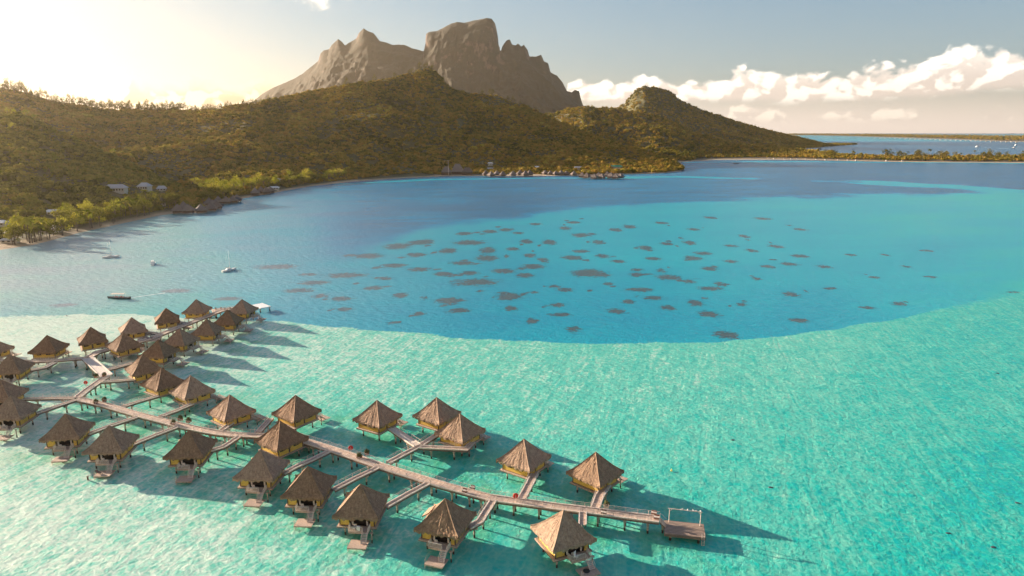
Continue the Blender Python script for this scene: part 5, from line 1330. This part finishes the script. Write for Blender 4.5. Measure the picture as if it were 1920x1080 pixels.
# undergrowth of the spit
k = 2600
uu = RNG.integers(0, len(spA)-1, k); t = RNG.uniform(.12, .9, k)[:, None]
pp = spA[uu]*(1-t)+spB[uu]*t; pp[:, 0] += RNG.uniform(-6, 6, k); pp[:, 2] = .8
crowns_mesh('spit_bushes', pp, RNG.uniform(4.5, 8.5, k), T_far, M_forest, 'low green bushes covering the flat spit across the lagoon', 'bushes')
k = 4200
uu = RNG.integers(0, len(moA)-1, k); t = RNG.uniform(.08, .95, k)[:, None]
pp = moA[uu]*(1-t)+moB[uu]*t; pp[:, 2] = 1.5; pp[:, 0] += RNG.uniform(-40, 40, k)
crowns_mesh('islet_forest', pp, RNG.uniform(9, 17, k), T_far, M_forest, 'thin dark line of palms on the far islet near the horizon', 'forest')

# ------------------------------------------------------------------ single trees
def tree_proto(name, h, cr, mat, seed, tall=.9, lo=.40):
    r = random.Random(seed)
    root = thing(name)
    mb = MB(); top = Vector((r.uniform(-.4, .4), r.uniform(-.4, .4), h*.62))
    mb.tube([(0, 0, -.6), (r.uniform(-.2, .2), r.uniform(-.2, .2), h*.3), top], [h*.034, h*.026, h*.018])
    cs = []
    for q in range(6):
        an = q*1.05+r.uniform(-.4, .4); L = cr*r.uniform(.5, .85)
        e = Vector((math.cos(an)*L, math.sin(an)*L, h*r.uniform(lo, .84)))
        mb.tube([top*.75, top*.75*.5+e*.5+Vector((0, 0, -.3)), e], [h*.014, h*.010, h*.006], 5); cs.append((e, cr*r.uniform(.30, .46)))
    cs.append((Vector((0, 0, h*.88)), cr*.5)); cs.append((Vector((cr*.2, -cr*.2, h*.72)), cr*.5))
    mb.build('trunk', M_bark, root)
    c = MB()
    for e, rr in cs:
        for w in range(64):
            v = Vector((r.gauss(0, 1), r.gauss(0, 1), r.gauss(0, 1))).normalized()
            p = e + Vector((v.x*rr, v.y*rr, v.z*rr*tall))*r.uniform(.55, 1.12)
            a = Vector((r.gauss(0, 1), r.gauss(0, 1), r.gauss(0, 1))).normalized(); b = a.cross(v)
            if b.length < .1: continue
            b.normalize(); s_ = r.uniform(.22, .48)*(.5+rr*.28)
            c.add([p+a*s_, p+b*s_*.8, p-a*s_*.9, p-b*s_*.7], [(0, 1, 2, 3)])
    c.build('crown', mat, root)
    return root
def palm_proto(name, h, mat, seed):
    r = random.Random(seed); root = thing(name)
    mb = MB(); lean = r.uniform(.05, .22); an = r.uniform(0, 6.28)
    pts = [Vector((math.cos(an)*lean*h*t*t, math.sin(an)*lean*h*t*t, h*t-.5)) for t in (0, .25, .5, .75, 1)]
    mb.tube(pts, [.32, .24, .2, .18, .16], 6); mb.build('trunk', M_bark, root)
    c = MB(); top = pts[-1]
    for q in range(17):
        a = q*2.4+r.uniform(-.2, .2); el_ = r.uniform(-.25, 1.0); L = r.uniform(3.2, 4.3)
        d = Vector((math.cos(a), math.sin(a), 0)); side = Vector((-math.sin(a), math.cos(a), 0)); prev = None
        for k in range(8):
            t = k/7; p = top + d*(L*t*math.cos(el_*.7)) + Vector((0, 0, L*(math.sin(el_)*t - .75*t*t)))
            w = .62*math.sin(math.pi*min(1, t*.93+.07))**.7+.03
            cur = (p+side*w-Vector((0, 0, w*.45)), p, p-side*w-Vector((0, 0, w*.45)))
            if prev and (k % 2 or True):
                c.add([prev[0], prev[1], cur[1], cur[0]], [(0, 1, 2, 3)]); c.add([prev[1], prev[2], cur[2], cur[1]], [(0, 1, 2, 3)])
            prev = cur
    c.build('crown', mat, root)
    return root
def plant(protos, spots, label, cat, group, smin=.8, smax=1.25, used=[]):
    for (x, y, z) in spots:
        p = random.choice(protos)
        if p.name not in used: o = p; used.append(p.name)
        else: o = copy_tree(p)
        o.location = (x, y, z); o.rotation_euler = (0, 0, random.uniform(0, 6.28))
        s_ = random.uniform(smin, smax); o.scale = (s_, s_, s_*random.uniform(.9, 1.15))
        tag(o, label, cat, group)
def drop(protos):
    """prototypes never planted are removed"""
    for p in protos:
        if not p.get('label'):
            for c in list(p.children): bpy.data.objects.remove(c)
            bpy.data.objects.remove(p)
def on_loft(surf, px, s):
    X, Y, Z, nv = surf
    i = int(s*(nv-1)); col_ = np.array([topix(X[i, j], Y[i, j], Z[i, j])[0] for j in range(X.shape[1])])
    j = int(np.argmin(np.abs(col_-px))); return X[i, j], Y[i, j], Z[i, j]
# dark trees in line on the left skyline
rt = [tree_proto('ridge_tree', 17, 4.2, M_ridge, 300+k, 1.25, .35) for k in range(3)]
u = []
for a, b, n in ((2, 78, 22), (88, 140, 12), (150, 215, 22), (218, 345, 40), (348, 500, 36)):
    u += [a+(b-a)*k/(n-1)+random.uniform(-2.5, 2.5) for k in range(n)]
sp1 = [on_loft(HL, x, .985) for x in u]
plant(rt, [(x, y, z-1.2) for (x, y, z), q in zip(sp1, u) if q < 145], 'dark tree silhouetted on the highest left stretch of the skyline ridge', 'tree', 'trees on the left skyline', .9, 1.5)
plant(rt, [(x, y, z-1.2) for (x, y, z), q in zip(sp1, u) if 145 <= q < 350], 'dark tree standing in the saddle of the skyline ridge', 'tree', 'trees on the saddle skyline', .9, 1.35)
plant(rt, [(x, y, z-1.5) for (x, y, z), q in zip(sp1, u) if q >= 350], 'small dark tree on the rising skyline before the central peak', 'tree', 'trees on the rising skyline', .6, .95)
sp3 = [on_loft(HL, x, .99) for x in [788, 795, 801, 806, 812, 766, 775, 740, 700, 650, 905, 918, 925, 950, 962, 978, 1003]]
plant(rt, [(x, y, z-2) for x, y, z in sp3], 'tree standing on the crest of the central wooded peak', 'tree', 'trees on the central crest', .9, 1.4)
# sunlit trees and palms along the near shore
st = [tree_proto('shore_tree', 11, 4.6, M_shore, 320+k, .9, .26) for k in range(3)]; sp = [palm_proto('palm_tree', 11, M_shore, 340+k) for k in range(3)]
def shore_pt(px, py):
    """ground point on the coastal land seen at this pixel (land there is a few metres high)"""
    q = ground_at(px, py); q.z -= .3; return q
shore_left = [(28, 444), (35, 447), (42, 441), (130, 430), (140, 424), (148, 430), (118, 440), (158, 420), (163, 412), (170, 416), (178, 419), (186, 414), (168, 406), (195, 412), (204, 409), (212, 408), (200, 402), (225, 404), (218, 399), (190, 424), (150, 436), (240, 399), (253, 396), (262, 396), (272, 395), (284, 389), (281, 383), (293, 390), (72, 410), (84, 408), (128, 404), (136, 408), (124, 410), (296, 384)]
plant(st, [shore_pt(*q) for q in shore_left], 'bright yellow green tree on the near left shore by the white roofs', 'tree', 'sunlit trees on the near shore', .75, 1.3)
palms_left = [(33, 452), (58, 458), (52, 453), (64, 455), (70, 452), (76, 450), (218, 414), (236, 408), (226, 412), (244, 402), (247, 406), (234, 400), (178, 430), (172, 432), (276, 384), (285, 378), (80, 455)]
plant(sp, [shore_pt(*q) for q in palms_left], 'pale palm leaning over the near left beach', 'palm tree', 'palms on the near beach', 1.1, 1.45)
shore_mid = [(372, 352), (377, 358), (388, 352), (394, 356), (401, 358), (408, 357), (415, 360), (420, 362), (426, 358), (432, 361), (438, 358), (444, 357), (450, 360), (457, 358), (464, 356), (470, 354), (476, 352), (482, 352), (488, 349), (494, 350), (424, 368), (431, 368), (402, 365), (516, 347), (520, 349), (514, 351), (545, 341), (563, 340), (569, 337), (575, 338), (581, 336), (586, 340), (575, 343), (610, 336), (616, 339), (628, 333), (636, 335), (645, 333), (612, 331)]
plant(st, [shore_pt(*q) for q in shore_mid], 'yellow green sunlit tree in the grove behind the thatched shore huts', 'tree', 'sunlit grove behind the shore huts', .9, 1.5)
# spit trees: palms and round trees in a row
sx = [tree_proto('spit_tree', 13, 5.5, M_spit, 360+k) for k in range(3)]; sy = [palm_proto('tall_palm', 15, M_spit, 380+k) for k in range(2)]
for k in range(150):
    j = random.randrange(2, len(spA)-4); px = topix(*spA[j])[0]
    if px > 1960: continue
    t = random.uniform(.15, .75); q = spA[j]*(1-t)+spB[j]*t
    if random.random() < (.55 if px < 1620 else .2): plant(sy, [(q[0], q[1], 1)], 'tall thin palm rising from the wooded spit', 'palm tree', 'palms on the spit', 1.1, 1.5)
    else: plant(sx, [(q[0], q[1], 1)], 'rounded golden green tree on the low wooded spit', 'tree', 'trees on the spit', 1.1, 1.8)
# scattered sunlit single trees on the near spur
lone = [(101, 254), (138, 248), (212, 290), (104, 300), (110, 298), (26, 309), (92, 329), (106, 312), (168, 257), (30, 216), (12, 214), (50, 220), (62, 226), (5, 240), (22, 244), (243, 300)]
for (a, b) in lone:
    plant(st, [shore_pt(a, b)], 'lone sunlit yellow tree on the slope of the left spur', 'tree', 'lone trees on the left spur', .6, .95)
bt = [tree_proto('belt_tree', 11, 5.0, M_belt, 400+k, .9, .26) for k in range(3)]
bl = []
for k in range(75):
    px = random.uniform(20, 320) if k < 45 else random.uniform(320, 620)
    py = np.interp(px, [a for a, b in shore_main], [b for a, b in shore_main]) - random.uniform(5, 22 if px < 320 else 12)
    bl.append((px, py))
plant(bt, [shore_pt(*q) for q in bl if q[0] < 320], 'mid green tree in the belt along the near left shore', 'tree', 'green belt of the near shore', .8, 1.3)
plant(bt, [shore_pt(*q) for q in bl if q[0] >= 320], 'mid green tree along the beach beyond the left hut cluster', 'tree', 'green belt beyond the huts', .9, 1.3)
drop(bt+rt+st+sp+sx+sy)
sc.cycles.max_bounces = 4; sc.cycles.diffuse_bounces = 2; sc.cycles.glossy_bounces = 2; sc.cycles.transparent_max_bounces = 8
sc.cycles.volume_bounces = 0
sc.cycles.use_denoising = True
sc.cycles.sample_clamp_indirect = 6.0
sc.cycles.use_adaptive_sampling = True; sc.cycles.adaptive_threshold = .03
